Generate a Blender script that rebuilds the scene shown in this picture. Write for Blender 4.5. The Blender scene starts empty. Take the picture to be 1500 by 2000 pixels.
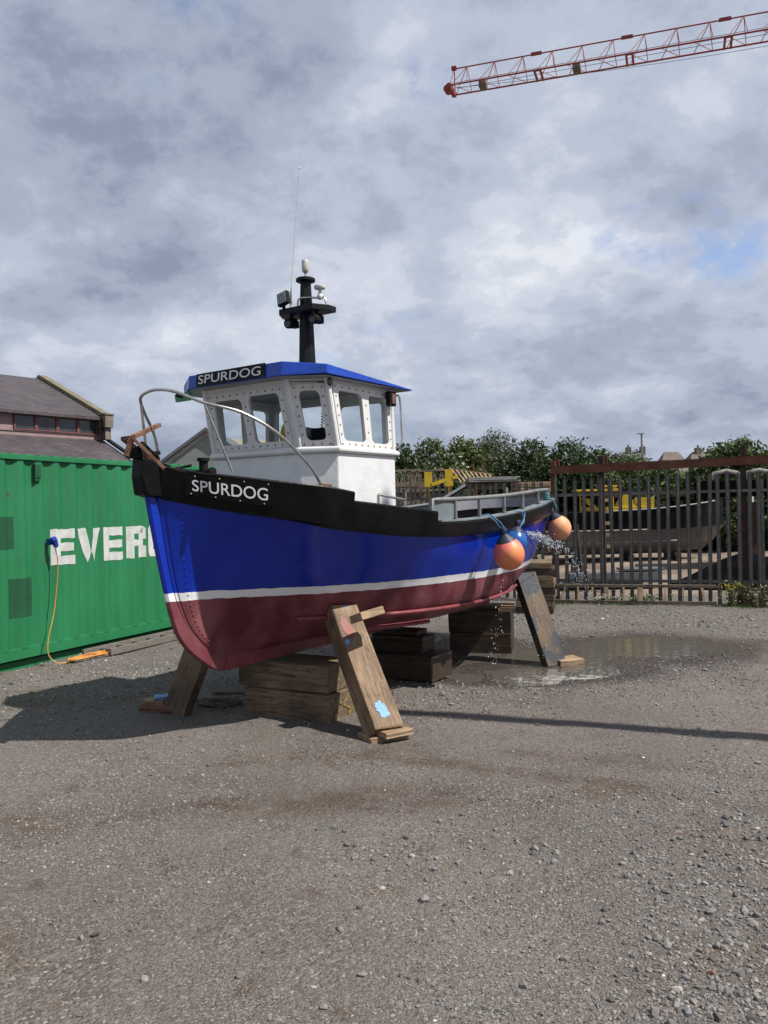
import bpy, bmesh, math, random
import numpy as np
from mathutils import Vector, Matrix
from mathutils.geometry import tessellate_polygon
random.seed(7); rng = np.random.default_rng(7)
R = math.radians
scene = bpy.context.scene
COL = scene.collection

# ------------------------------------------------------------------ camera
F, EYE, ROLL, PIT = 1600.0, 1.8, 0.022, math.atan(3.5/1600)
cr, sr, cp, sp = math.cos(ROLL), math.sin(ROLL), math.cos(PIT), math.sin(PIT)
cam_d = bpy.data.cameras.new('camera'); cam = bpy.data.objects.new('camera', cam_d); COL.objects.link(cam)
right = Vector((cr, -sr*sp, -sr*cp)); up = Vector((sr, cr*sp, cr*cp)); fwd = Vector((0, cp, -sp))
M = Matrix((right, up, -fwd)).transposed().to_4x4(); M.translation = (0, 0, EYE)
cam.matrix_world = M
cam_d.sensor_fit = 'VERTICAL'; cam_d.sensor_height = 36; cam_d.lens = 28.8
cam_d.clip_start = 0.05; cam_d.clip_end = 3000
scene.camera = cam

def at(px, py, d):
    """world point seen at photo pixel (px,py) at depth d (y)."""
    u = (px-750)/F; v = -(py-1000)/F
    ul = cr*u+sr*v; vl = -sr*u+cr*v
    y = cp+vl*sp; z = -sp+vl*cp
    k = d/y
    return Vector((ul*k, d, EYE+z*k))

# ------------------------------------------------------------------ light
SUN_EL, SUN_AZ = R(54), R(20)      # azimuth: from +X towards the viewer
sd = Vector((math.cos(SUN_EL)*math.cos(SUN_AZ), -math.cos(SUN_EL)*math.sin(SUN_AZ), math.sin(SUN_EL)))
sl = bpy.data.lights.new('sun', 'SUN'); sl.energy = 5.0; sl.angle = R(0.6); sl.color = (1, 0.955, 0.88)
so = bpy.data.objects.new('sun', sl); COL.objects.link(so)
so.rotation_euler = sd.to_track_quat('Z', 'Y').to_euler(); so.location = sd*50
vs = scene.view_settings; vs.view_transform = 'Standard'; vs.look = 'None'; vs.exposure = 0.45; vs.gamma = 1

w = bpy.data.worlds.new('World'); scene.world = w; w.use_nodes = True
nt = w.node_tree; N = nt.nodes; L = nt.links; N.clear()
def nd(t, **k):
    n = N.new(t)
    for a, b in k.items(): setattr(n, a, b)
    return n
def mth(op, a, b=None, c=None, clamp=False):
    n = N.new('ShaderNodeMath'); n.operation = op; n.use_clamp = clamp
    for i, q in enumerate((a, b, c)):
        if q is None: continue
        if isinstance(q, (int, float)): n.inputs[i].default_value = q
        else: L.new(q, n.inputs[i])
    return n.outputs[0]
tc = nd('ShaderNodeTexCoord'); sep = nd('ShaderNodeSeparateXYZ'); L.new(tc.outputs['Generated'], sep.inputs[0])
zz = mth('MAXIMUM', sep.outputs[2], 0.0)
den = mth('ADD', zz, 0.42)
cx_ = mth('DIVIDE', sep.outputs[0], den); cy_ = mth('DIVIDE', sep.outputs[1], den)
cmb = nd('ShaderNodeCombineXYZ'); L.new(cx_, cmb.inputs[0]); L.new(cy_, cmb.inputs[1])
def noise(scale, detail, rough, dist=0.0, off=(0, 0, 0), sx=1.0):
    mp = nd('ShaderNodeMapping'); L.new(cmb.outputs[0], mp.inputs[0]); mp.inputs['Location'].default_value = off; mp.inputs['Scale'].default_value = (sx, 1, 1)
    n = nd('ShaderNodeTexNoise'); n.inputs['Scale'].default_value = scale; n.inputs['Detail'].default_value = detail
    n.inputs['Roughness'].default_value = rough; n.inputs['Distortion'].default_value = dist
    L.new(mp.outputs[0], n.inputs['Vector']); return n.outputs['Fac']
def ramp(fac, stops, interp='EASE'):
    r = nd('ShaderNodeValToRGB'); r.color_ramp.interpolation = interp; L.new(fac, r.inputs[0])
    while len(r.color_ramp.elements) < len(stops): r.color_ramp.elements.new(0.5)
    for e, (p, c) in zip(r.color_ramp.elements, stops):
        e.position = p; e.color = c if len(c) == 4 else (*c, 1)
    return r.outputs[0]
sky = nd('ShaderNodeTexSky', sky_type='NISHITA', sun_disc=False, sun_elevation=SUN_EL, sun_rotation=math.atan2(sd.x, sd.y))
SKS = 0.1
k_ = 0.80/SKS
big = noise(1.7, 5, 0.5, 0.1, (3.1, 1.7, 0))
bil = noise(5.2, 10, 0.62, 0.1, (0.4, 5.2, 2))
cover = noise(3.0, 10, 0.6, 0.1, (8.3, 2.6, 4))
shade = mth('ADD', mth('MULTIPLY', big, 0.5), mth('MULTIPLY', bil, 0.5))
# a brighter heap of cumulus to the right
bump_dir = at(1240, 560, 100)-Vector((0, 0, EYE)); bump_dir.normalize()
dt = nd('ShaderNodeVectorMath', operation='DOT_PRODUCT'); L.new(tc.outputs['Generated'], dt.inputs[0]); dt.inputs[1].default_value = bump_dir
spot = mth('MULTIPLY', mth('MAXIMUM', mth('MULTIPLY', mth('SUBTRACT', dt.outputs['Value'], 0.975), 40.0), 0.0), 0.048)
shade = mth('ADD', shade, spot)
cc = ramp(shade, [(0.38, (.25*k_, .29*k_, .39*k_)), (0.46, (.36*k_, .41*k_, .515*k_)), (0.53, (.46*k_, .51*k_, .615*k_)), (0.59, (.57*k_, .61*k_, .70*k_)), (0.66, (.72*k_, .75*k_, .81*k_))])
hole = ramp(cover, [(0.27, (0, 0, 0)), (0.41, (1, 1, 1))])
hz = ramp(zz, [(0.0, (.75, .75, .75)), (0.10, (0, 0, 0))], 'LINEAR')
mx = nd('ShaderNodeMix', data_type='RGBA'); L.new(hole, mx.inputs[0])
blue = nd('ShaderNodeMix', data_type='RGBA', blend_type='MULTIPLY'); blue.inputs[0].default_value = 1
L.new(sky.outputs[0], blue.inputs[6]); blue.inputs[7].default_value = (1.25, 1.15, 1.2, 1)
L.new(blue.outputs[2], mx.inputs[6]); L.new(cc, mx.inputs[7])
mx2 = nd('ShaderNodeMix', data_type='RGBA'); L.new(hz, mx2.inputs[0]); L.new(mx.outputs[2], mx2.inputs[6]); mx2.inputs[7].default_value = (.33*k_, .39*k_, .49*k_, 1)
bg = nd('ShaderNodeBackground'); bg.inputs[1].default_value = SKS; L.new(mx2.outputs[2], bg.inputs[0])
wo = nd('ShaderNodeOutputWorld'); L.new(bg.outputs[0], wo.inputs[0])

# ------------------------------------------------------------------ materials
def mat(name, col, rough=0.6, metal=0.0, col2=None, ns=4.0, nr=(0.4, 0.65), bump=0.0, bs=40.0, stretch=(1, 1, 1), spec=0.5, coords='Object', extra=None, detail=6, rvar=0.0):
    kk = 1.0 if metal > .8 else (.84 if min(col) > .5 else .72)
    col = tuple(q*kk for q in col); col2 = None if col2 is None else tuple(q*kk for q in col2)
    m = bpy.data.materials.new(name); m.use_nodes = True; t = m.node_tree; n = t.nodes; l = t.links
    b = n['Principled BSDF']; b.inputs['Base Color'].default_value = (*col, 1); b.inputs['Roughness'].default_value = rough
    b.inputs['Metallic'].default_value = metal; b.inputs['Specular IOR Level'].default_value = spec
    tcn = n.new('ShaderNodeTexCoord'); mp = n.new('ShaderNodeMapping'); l.new(tcn.outputs[coords], mp.inputs[0]); mp.inputs['Scale'].default_value = stretch
    if col2 is not None:
        q = n.new('ShaderNodeTexNoise'); q.inputs['Scale'].default_value = ns; q.inputs['Detail'].default_value = detail; q.inputs['Roughness'].default_value = .62; l.new(mp.outputs[0], q.inputs['Vector'])
        r = n.new('ShaderNodeValToRGB'); r.color_ramp.elements[0].position = nr[0]; r.color_ramp.elements[1].position = nr[1]
        r.color_ramp.elements[0].color = (*col, 1); r.color_ramp.elements[1].color = (*col2, 1)
        l.new(q.outputs['Fac'], r.inputs[0]); l.new(r.outputs[0], b.inputs['Base Color'])
        if rvar:
            mr = n.new('ShaderNodeMapRange'); mr.inputs[1].default_value = .3; mr.inputs[2].default_value = .7; mr.inputs[3].default_value = rough-rvar; mr.inputs[4].default_value = rough+rvar
            l.new(q.outputs['Fac'], mr.inputs[0]); l.new(mr.outputs[0], b.inputs['Roughness'])
    if bump:
        q2 = n.new('ShaderNodeTexNoise'); q2.inputs['Scale'].default_value = bs; q2.inputs['Detail'].default_value = 5; l.new(mp.outputs[0], q2.inputs['Vector'])
        bp = n.new('ShaderNodeBump'); bp.inputs['Strength'].default_value = bump; bp.inputs['Distance'].default_value = 0.01
        l.new(q2.outputs['Fac'], bp.inputs['Height']); l.new(bp.outputs[0], b.inputs['Normal'])
    return m

def wood_mat(name, c1, c2, c3, stain=None, stain_t=0.62, rough=0.75, wet=False):
    m = bpy.data.materials.new(name); m.use_nodes = True; t = m.node_tree; n = t.nodes; l = t.links
    b = n['Principled BSDF']; b.inputs['Roughness'].default_value = rough
    tcn = n.new('ShaderNodeTexCoord'); oi = n.new('ShaderNodeObjectInfo')
    add = n.new('ShaderNodeVectorMath'); add.operation = 'ADD'; l.new(tcn.outputs['Object'], add.inputs[0])
    sc = n.new('ShaderNodeVectorMath'); sc.operation = 'SCALE'; sc.inputs[3].default_value = 9.0
    cb = n.new('ShaderNodeCombineXYZ'); l.new(oi.outputs['Random'], cb.inputs[0]); l.new(oi.outputs['Random'], cb.inputs[1]); l.new(cb.outputs[0], sc.inputs[0]); l.new(sc.outputs[0], add.inputs[1])
    mp = n.new('ShaderNodeMapping'); mp.inputs['Scale'].default_value = (1.6, 22, 22); l.new(add.outputs[0], mp.inputs[0])
    q = n.new('ShaderNodeTexNoise'); q.inputs['Scale'].default_value = 2.0; q.inputs['Detail'].default_value = 8; q.inputs['Roughness'].default_value = .65; q.inputs['Distortion'].default_value = .6; l.new(mp.outputs[0], q.inputs['Vector'])
    r = n.new('ShaderNodeValToRGB'); e = r.color_ramp.elements; e.new(.5); c1, c2, c3 = [(c[0]*.90, c[1]*.79, c[2]*.68) for c in (c1, c2, c3)]
    e[0].position = .33; e[0].color = (*c1, 1); e[1].position = .5; e[1].color = (*c2, 1); e[2].position = .68; e[2].color = (*c3, 1)
    l.new(q.outputs['Fac'], r.inputs[0])
    big = n.new('ShaderNodeTexNoise'); big.inputs['Scale'].default_value = 3.5; big.inputs['Detail'].default_value = 7; l.new(add.outputs[0], big.inputs['Vector'])
    rb = n.new('ShaderNodeValToRGB'); rb.color_ramp.elements[0].position = .35; rb.color_ramp.elements[0].color = (.55, .55, .55, 1); rb.color_ramp.elements[1].position = .6; rb.color_ramp.elements[1].color = (1, 1, 1, 1)
    l.new(big.outputs['Fac'], rb.inputs[0])
    mu = n.new('ShaderNodeMix'); mu.data_type = 'RGBA'; mu.blend_type = 'MULTIPLY'; mu.inputs[0].default_value = 1; l.new(r.outputs[0], mu.inputs[6]); l.new(rb.outputs[0], mu.inputs[7])
    out = mu.outputs[2]
    if stain:
        sn = n.new('ShaderNodeTexNoise'); sn.inputs['Scale'].default_value = 4.0; sn.inputs['Detail'].default_value = 5; mp2 = n.new('ShaderNodeMapping'); mp2.inputs['Location'].default_value = (3, 7, 1); l.new(add.outputs[0], mp2.inputs[0]); l.new(mp2.outputs[0], sn.inputs['Vector'])
        rs = n.new('ShaderNodeValToRGB'); rs.color_ramp.elements[0].position = stain_t; rs.color_ramp.elements[1].position = stain_t+.03; l.new(sn.outputs['Fac'], rs.inputs[0])
        m2 = n.new('ShaderNodeMix'); m2.data_type = 'RGBA'; l.new(rs.outputs[0], m2.inputs[0]); l.new(out, m2.inputs[6]); m2.inputs[7].default_value = (*stain, 1); out = m2.outputs[2]
    mc = n.new('ShaderNodeMapping'); mc.inputs['Scale'].default_value = (.55, 9, 9); mc.inputs['Location'].default_value = (5, 2, 8); l.new(add.outputs[0], mc.inputs[0])
    cn = n.new('ShaderNodeTexNoise'); cn.inputs['Scale'].default_value = 2.2; cn.inputs['Detail'].default_value = 3; l.new(mc.outputs[0], cn.inputs['Vector'])
    rc = n.new('ShaderNodeValToRGB'); ec = rc.color_ramp.elements; ec.new(.5); ec[0].position = .487; ec[0].color = (1, 1, 1, 1); ec[1].position = .5; ec[1].color = (.18, .16, .15, 1); ec[2].position = .511; ec[2].color = (1, 1, 1, 1); l.new(cn.outputs['Fac'], rc.inputs[0])
    m3 = n.new('ShaderNodeMix'); m3.data_type = 'RGBA'; m3.blend_type = 'MULTIPLY'; m3.inputs[0].default_value = 1; l.new(out, m3.inputs[6]); l.new(rc.outputs[0], m3.inputs[7]); out = m3.outputs[2]
    l.new(out, b.inputs['Base Color'])
    bp = n.new('ShaderNodeBump'); bp.inputs['Strength'].default_value = .6; bp.inputs['Distance'].default_value = .006; l.new(q.outputs['Fac'], bp.inputs['Height']); l.new(bp.outputs[0], b.inputs['Normal'])
    return m

MT = {}
MT['black'] = mat('black_bitumen_paint', (.0035, .0035, .004), .38, col2=(.008, .008, .0085), ns=6, bump=.25, bs=35, spec=.16)
MT['mattblack'] = mat('matt_black_paint', (.006, .006, .007), .95, col2=(.012, .012, .013), ns=6, spec=0)
MT['blackm'] = mat('black_metal_paint', (.007, .008, .010), .45, col2=(.014, .015, .017), ns=9, bump=.1, spec=.2)
MT['blue'] = mat('blue_roof_paint', (.012, .07, .50), .3, col2=(.016, .09, .58), ns=5, bump=.12, bs=14)
MT['white'] = mat('white_gloss_paint', (.74, .75, .76), .28, col2=(.66, .665, .67), ns=5, bump=.22, bs=28)
MT['whiteplate'] = mat('weathered_white_plate', (.70, .70, .69), .4, col2=(.50, .48, .44), ns=22, nr=(.55, .8), bump=.1, bs=30)
MT['chrome'] = mat('stainless_steel', (.55, .54, .52), .28, 1.0, col2=(.40, .37, .34), ns=14)
MT['galv'] = mat('galvanised_steel', (.20, .21, .21), .55, .35, col2=(.30, .31, .31), ns=7, bump=.05)
MT['fencesteel'] = mat('weathered_fence_steel', (.15, .145, .135), .6, .1, col2=(.25, .24, .225), ns=5, bump=.05)
MT['rust'] = mat('rusty_iron', (.16, .06, .03), .8, 0.2, col2=(.30, .17, .11), ns=14, bump=.35, bs=50)
MT['rustbeam'] = mat('rust_red_beam', (.13, .04, .02), .75, .1, col2=(.21, .075, .04), ns=5, bump=.2, bs=30)
MT['rustdark'] = mat('dark_rusted_steel', (.035, .018, .012), .8, .1, col2=(.07, .03, .02), ns=5, bump=.2, bs=30)
MT['deckgrey'] = mat('grey_deck_paint', (.17, .20, .22), .5, col2=(.22, .25, .27), ns=7, bump=.1)
MT['lightgrey'] = mat('pale_grey_lining', (.36, .37, .42), .5, col2=(.30, .31, .35), ns=5)
MT['bolt'] = mat('bolt_head', (.22, .20, .18), .5, .6, col2=(.10, .08, .06), ns=60)
MT['brass'] = mat('brass_screw', (.34, .29, .19), .5, .7)
MT['letter'] = mat('white_lettering', (.80, .80, .80), .5)
MT['board'] = mat('black_board', (.006, .0065, .009), .4, spec=.15)
MT['rubber'] = mat('black_rubber', (.008, .008, .009), .7, bump=.2, spec=.2)
MT['green'] = mat('green_light_board', (.05, .28, .14), .6, col2=(.09, .36, .2), ns=25, bump=.3, bs=60)
MT['cream'] = mat('cream_plastic', (.68, .66, .58), .4, col2=(.55, .52, .44), ns=12)
MT['rope'] = mat('blue_green_rope', (.05, .22, .26), .8, col2=(.12, .34, .38), ns=60, bump=.5, bs=150)
MT['ropeblue'] = mat('blue_rope', (.035, .14, .32), .8, col2=(.10, .27, .45), ns=60, bump=.5, bs=150)
MT['orangebuoy'] = mat('sun_bleached_orange_buoy', (.98, .22, .17), .5, col2=(1.0, .40, .11), ns=2.6, nr=(.50, .68), bump=.05)
MT['paleorange'] = mat('pale_orange_buoy', (1.0, .46, .23), .55, col2=(.85, .33, .16), ns=7, nr=(.4, .7), bump=.05)
MT['bluebuoy'] = mat('blue_buoy', (.01, .09, .38), .25, col2=(.02, .13, .45), ns=6)
MT['navy'] = mat('navy_buoy_cap', (.012, .02, .05), .5, col2=(.03, .04, .08), ns=10)
MT['redpaint'] = mat('antifoul_red', (.21, .035, .045), .5, col2=(.30, .06, .075), ns=8, bump=.25, bs=40)
MT['yellow'] = mat('yellow_paint', (.70, .48, .01), .5, col2=(.55, .36, .02), ns=6)
MT['orangecable'] = mat('orange_cable', (.62, .24, .05), .6, col2=(.66, .38, .09), ns=3)
MT['sockblue'] = mat('blue_plug_plastic', (.01, .05, .35), .35)
MT['grass'] = mat('weed_leaf', (.055, .10, .02), .6, col2=(.10, .15, .035), ns=8)
MT['dryleaf'] = mat('dry_weed', (.16, .13, .05), .7, col2=(.08, .09, .03), ns=8)
MT['flower'] = mat('yellow_flower', (.75, .60, .02), .6)
MT['whiteflower'] = mat('white_flower', (.7, .7, .62), .6)
MT['cranered'] = mat('red_crane_paint', (.36, .045, .035), .6, col2=(.28, .04, .035), ns=3)
MT['dkgrey'] = mat('dark_grey_roofing', (.10, .11, .12), .6, col2=(.14, .15, .16), ns=6)
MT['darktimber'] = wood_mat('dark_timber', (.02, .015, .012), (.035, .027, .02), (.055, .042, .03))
MT['sleeper'] = wood_mat('weathered_timber', (.075, .055, .038), (.17, .13, .09), (.26, .21, .15))
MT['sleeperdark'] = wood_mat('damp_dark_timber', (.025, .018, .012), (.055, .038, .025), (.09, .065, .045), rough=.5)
MT['prop'] = wood_mat('weathered_prop_timber', (.10, .07, .045), (.24, .175, .115), (.34, .265, .185), stain=(.17, .19, .20), stain_t=.66)
MT['propwet'] = wood_mat('wet_prop_timber', (.04, .025, .012), (.09, .06, .03), (.14, .095, .05), stain=(.012, .016, .024), stain_t=.5, rough=.45)
MT['plank'] = wood_mat('pale_plank', (.20, .14, .09), (.33, .25, .17), (.42, .34, .25))
MT['greyplank'] = wood_mat('grey_plank', (.10, .085, .07), (.19, .165, .14), (.27, .24, .20))
MT['redwood'] = wood_mat('red_brown_offcut', (.12, .05, .03), (.20, .09, .06), (.26, .13, .09))
def glass_mat(name='window_glass', tint=(.90, .93, .93), refl=.10):
    m = bpy.data.materials.new(name); m.use_nodes = True; t = m.node_tree; n = t.nodes; l = t.links; n.clear()
    o = n.new('ShaderNodeOutputMaterial'); mx = n.new('ShaderNodeMixShader'); tr = n.new('ShaderNodeBsdfTransparent'); gl = n.new('ShaderNodeBsdfGlossy')
    lw = n.new('ShaderNodeLayerWeight'); lw.inputs[0].default_value = refl; tr.inputs[0].default_value = (*tint, 1); gl.inputs['Roughness'].default_value = .02
    l.new(lw.outputs['Fresnel'], mx.inputs[0]); l.new(tr.outputs[0], mx.inputs[1]); l.new(gl.outputs[0], mx.inputs[2]); l.new(mx.outputs[0], o.inputs[0]); return m
MT['glass'] = glass_mat()
MT['lens'] = mat('lamp_lens', (.22, .24, .27), .12, .2, col2=(.45, .47, .5), ns=70, spec=.8)
MT['whiteplate_'] = mat('dirty_white_cover', (.32, .31, .28), .7, col2=(.16, .15, .13), ns=5)
MT['darkpane_'] = mat('dark_lamp_glass', (.02, .022, .025), .15, spec=.6)
MT['clearlens'] = mat('clear_lamp_lens', (.62, .60, .55), .15, 0, col2=(.35, .33, .30), ns=40, spec=.8)

# ------------------------------------------------------------------ mesh helpers
class MB:
    def __init__(s): s.v = []; s.f = []; s.mi = []; s.cur = 0
    def use(s, i): s.cur = i; return s
    def add(s, vs_, fs):
        b = len(s.v); s.v += [tuple(x) for x in vs_]; s.f += [tuple(i+b for i in f) for f in fs]; s.mi += [s.cur]*(len(s.f)-len(s.mi)); return s
    def box(s, c, size, rot=None):
        x, y, z = [q/2 for q in size]
        P = [Vector((i*x, j*y, k*z)) for k in (-1, 1) for j in (-1, 1) for i in (-1, 1)]
        if rot is not None: P = [rot @ p for p in P]
        c = Vector(c)
        return s.add([p+c for p in P], [(0, 2, 3, 1), (4, 5, 7, 6), (0, 1, 5, 4), (2, 6, 7, 3), (0, 4, 6, 2), (1, 3, 7, 5)])
    def bar(s, a, b, wd, th, upv=(0, 0, 1)):
        a = Vector(a); b = Vector(b); d = (b-a); ln = d.length; d.normalize(); u = Vector(upv)
        sd_ = d.cross(u)
        if sd_.length < 1e-4: sd_ = d.cross(Vector((1, 0, 0)))
        sd_.normalize(); u = sd_.cross(d)
        rot = Matrix((d, sd_, u)).transposed()
        return s.box((a+b)/2, (ln, wd, th), rot)
    def tube(s, path, r, n=10, closed=False, cap=True):
        P = [Vector(p) for p in path]; m = len(P); rr = r if isinstance(r, (list, tuple)) else [r]*m
        T = []
        for i in range(m):
            if closed: d = P[(i+1) % m]-P[i-1]
            else: d = P[min(i+1, m-1)]-P[max(i-1, 0)]
            T.append(d.normalized() if d.length > 1e-9 else Vector((0, 0, 1)))
        nrm = T[0].orthogonal().normalized(); rings = []
        for i in range(m):
            nrm = (nrm - T[i]*nrm.dot(T[i]))
            nrm = nrm.normalized() if nrm.length > 1e-6 else T[i].orthogonal().normalized()
            bn = T[i].cross(nrm)
            rings.append([P[i]+(nrm*math.cos(2*math.pi*k/n)+bn*math.sin(2*math.pi*k/n))*rr[i] for k in range(n)])
        b = []; f = []
        for rg in rings: b += rg
        for i in range(m if closed else m-1):
            j = (i+1) % m
            for k in range(n):
                f.append((i*n+k, i*n+(k+1) % n, j*n+(k+1) % n, j*n+k))
        if not closed and cap:
            f.append(tuple(range(n-1, -1, -1))); f.append(tuple((m-1)*n+k for k in range(n)))
        return s.add(b, f)
    def cyl(s, a, b, r, n=14, r2=None): return s.tube([a, b], [r, r if r2 is None else r2], n)
    def lathe(s, prof, c=(0, 0, 0), rot=None, n=20):
        c = Vector(c); b = []; f = []
        for (r, z) in prof:
            for k in range(n):
                p = Vector((r*math.cos(2*math.pi*k/n), r*math.sin(2*math.pi*k/n), z))
                if rot is not None: p = rot @ p
                b.append(p+c)
        m = len(prof)
        for i in range(m-1):
            for k in range(n): f.append((i*n+k, i*n+(k+1) % n, (i+1)*n+(k+1) % n, (i+1)*n+k))
        f.append(tuple(range(n-1, -1, -1))); f.append(tuple((m-1)*n+k for k in range(n)))
        return s.add(b, f)
    def ball(s, c, r, n=16, sc=(1, 1, 1), rot=None):
        pr = [(max(r*math.sin(math.pi*i/(n//2)), 1e-4), -r*math.cos(math.pi*i/(n//2))) for i in range(n//2+1)]
        m = MB(); m.lathe(pr, n=n)
        vs_ = [Vector((p[0]*sc[0], p[1]*sc[1], p[2]*sc[2])) for p in m.v]
        if rot is not None: vs_ = [rot @ p for p in vs_]
        return s.add([p+Vector(c) for p in vs_], m.f)
    def prism(s, poly, z0, z1, fr=None):
        """2D polygon extruded along z; fr maps (x,y,z)->Vector."""
        fr = fr or (lambda x, y, z: Vector((x, y, z))); n = len(poly)
        vs_ = [fr(x, y, z0) for x, y in poly]+[fr(x, y, z1) for x, y in poly]
        return s.add(vs_, [tuple(range(n-1, -1, -1)), tuple(range(n, 2*n))]+[(i, (i+1) % n, n+(i+1) % n, n+i) for i in range(n)])
    def plate(s, outer, holes, th, fr):
        loops = [outer]+holes; pts = []; idx = []
        for lp in loops: idx.append(len(pts)); pts += lp
        tri = tessellate_polygon([[Vector((x, y, 0)) for x, y in lp] for lp in loops])
        n = len(pts)
        vs_ = [fr(x, y, 0) for x, y in pts]+[fr(x, y, th) for x, y in pts]
        fs = [tuple(t) for t in tri]+[tuple(reversed([i+n for i in t])) for t in tri]
        for li, lp in enumerate(loops):
            b0 = idx[li]; m = len(lp)
            for i in range(m): fs.append((b0+i, b0+(i+1) % m, n+b0+(i+1) % m, n+b0+i))
        return s.add(vs_, fs)
    def build(s, name, m, parent=None, smooth=False, bevel=0.0, seg=2, recalc=True, auto=40):
        me = bpy.data.meshes.new(name); me.from_pydata(s.v, [], s.f); me.update()
        if any(s.mi): me.polygons.foreach_set('material_index', s.mi)
        if recalc or bevel:
            bm = bmesh.new(); bm.from_mesh(me)
            if recalc: bmesh.ops.recalc_face_normals(bm, faces=bm.faces)
            if bevel: bmesh.ops.bevel(bm, geom=bm.edges[:], offset=bevel, segments=seg, affect='EDGES', profile=.6, clamp_overlap=True)
            bm.to_mesh(me); bm.free()
        if smooth:
            me.shade_smooth()
            if auto: me.set_sharp_from_angle(angle=R(auto))
        ms = m if isinstance(m, (list, tuple)) else [m]
        for q in ms: me.materials.append(MT[q] if isinstance(q, str) else q)
        o = bpy.data.objects.new(name, me); COL.objects.link(o)
        if parent: o.parent = parent
        return o
def tag(o, label=None, cat=None, group=None, kind=None):
    if label: o['label'] = label
    if cat: o['category'] = cat
    if group: o['group'] = group
    if kind: o['kind'] = kind
    return o
def empty(name, loc, rz=0.0, label=None, cat=None, group=None):
    o = bpy.data.objects.new(name, None); COL.objects.link(o); o.location = loc; o.rotation_euler = (0, 0, rz); o.empty_display_size = .1
    return tag(o, label, cat, group)
def copy_tree(o, parent=None):
    c = o.copy(); COL.objects.link(c); c.parent = parent
    for ch in list(o.children): copy_tree(ch, c)
    return c
def rrect(x0, y0, x1, y1, r, n=5, skew=0.0, skew2=None):
    """rounded rectangle; skew shifts x in proportion to height."""
    pts = []
    for cx, cy, a0 in ((x1-r, y1-r, 0), (x0+r, y1-r, 90), (x0+r, y0+r, 180), (x1-r, y0+r, 270)):
        for i in range(n+1):
            a = R(a0+90*i/n); pts.append((cx+r*math.cos(a), cy+r*math.sin(a)))
    return pts
def catmull(P, n):
    P = np.array(P, float); m = len(P); out = []
    for i in range(m-1):
        p0 = P[i-1] if i else 2*P[0]-P[1]; p1 = P[i]; p2 = P[i+1]; p3 = P[i+2] if i+2 < m else 2*P[-1]-P[-2]
        for k in range(n):
            t = k/n
            out.append(.5*((2*p1)+(-p0+p2)*t+(2*p0-5*p1+4*p2-p3)*t*t+(-p0+3*p1-3*p2+p3)*t**3))
    out.append(P[-1]); return np.array(out)
def fast_mesh(name, V, Fc, m, smooth=False, attr=None):
    """V (n,3), Fc (m,k) numpy arrays."""
    me = bpy.data.meshes.new(name); k = Fc.shape[1]
    me.vertices.add(len(V)); me.vertices.foreach_set('co', V.astype(np.float32).ravel())
    me.loops.add(Fc.size); me.loops.foreach_set('vertex_index', Fc.astype(np.int32).ravel())
    me.polygons.add(len(Fc)); me.polygons.foreach_set('loop_start', np.arange(0, Fc.size, k, dtype=np.int32))
    me.update(calc_edges=True)
    if attr is not None:
        for an, (dom, data) in attr.items():
            if data.ndim == 1:
                a = me.attributes.new(an, 'FLOAT', dom); a.data.foreach_set('value', data.astype(np.float32))
            else:
                a = me.color_attributes.new(an, 'FLOAT_COLOR', dom); a.data.foreach_set('color', data.astype(np.float32).ravel())
    if smooth: me.shade_smooth()
    else: me.shade_flat()
    me.materials.append(m)
    o = bpy.data.objects.new(name, me); COL.objects.link(o); return o

# ------------------------------------------------------------------ ground
def vnoise(x, y, s, seed=0):
    x = np.asarray(x, float)*s+seed*17.3; y = np.asarray(y, float)*s+seed*9.1
    xi = np.floor(x); yi = np.floor(y); fx = x-xi; fy = y-yi; fx = fx*fx*(3-2*fx); fy = fy*fy*(3-2*fy)
    def h(a, b):
        q = np.sin(a*127.1+b*311.7+seed*74.7)*43758.5453; return q-np.floor(q)
    return (h(xi, yi)*(1-fx)+h(xi+1, yi)*fx)*(1-fy)+(h(xi, yi+1)*(1-fx)+h(xi+1, yi+1)*fx)*fy
PUD = [(3.15, 10.3, 1.30, 1.05), (1.75, 9.0, 1.15, .62), (0.9, 10.6, .9, 1.2), (2.0, 9.9, 1.1, .7)]
WATER_Z = -0.034
def basin(x, y):
    b = np.zeros_like(np.asarray(x, float))
    for cx, cy, rx, ry in PUD:
        b = np.maximum(b, np.exp(-(((x-cx)/rx)**2+((y-cy)/ry)**2)))
    return b
def gh(x, y):
    x = np.asarray(x, float); y = np.asarray(y, float)
    d = np.hypot(x, y-6)
    z = (vnoise(x, y, .55, 1)-.5)*.03*np.clip(1.5-d/25, 0, 1)+(vnoise(x, y, 1.9, 2)-.5)*.018*np.clip(1.5-d/14, 0, 1)+(vnoise(x, y, 6, 3)-.5)*.010*np.clip(1.5-d/10, 0, 1)
    z -= basin(x, y)*(.052+.05*(vnoise(x, y, 2.3, 5)-.5)+.022*(vnoise(x, y, 6.5, 6)-.5))
    # earth bank behind the yard fence
    s = (x*.36+y*.933)
    z += np.clip((s-19.5)/3.0, 0, 1)*.32*np.clip((x-2)/3, 0, 1)
    return z
def axis(lo, hi, step, far, grow=1.22):
    a = list(np.arange(lo, hi+1e-6, step)); q = step
    while a[-1] < far: q *= grow; a.append(a[-1]+q)
    q = step
    while a[0] > -far: q *= grow; a.insert(0, a[0]-q)
    return np.array(a)
gx = axis(-6, 9, .045, 900); gy = axis(1.8, 16, .045, 900)
X, Y = np.meshgrid(gx, gy); Z = gh(X, Y)
V = np.stack([X.ravel(), Y.ravel(), Z.ravel()], 1); nx, ny = len(gx), len(gy)
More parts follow.
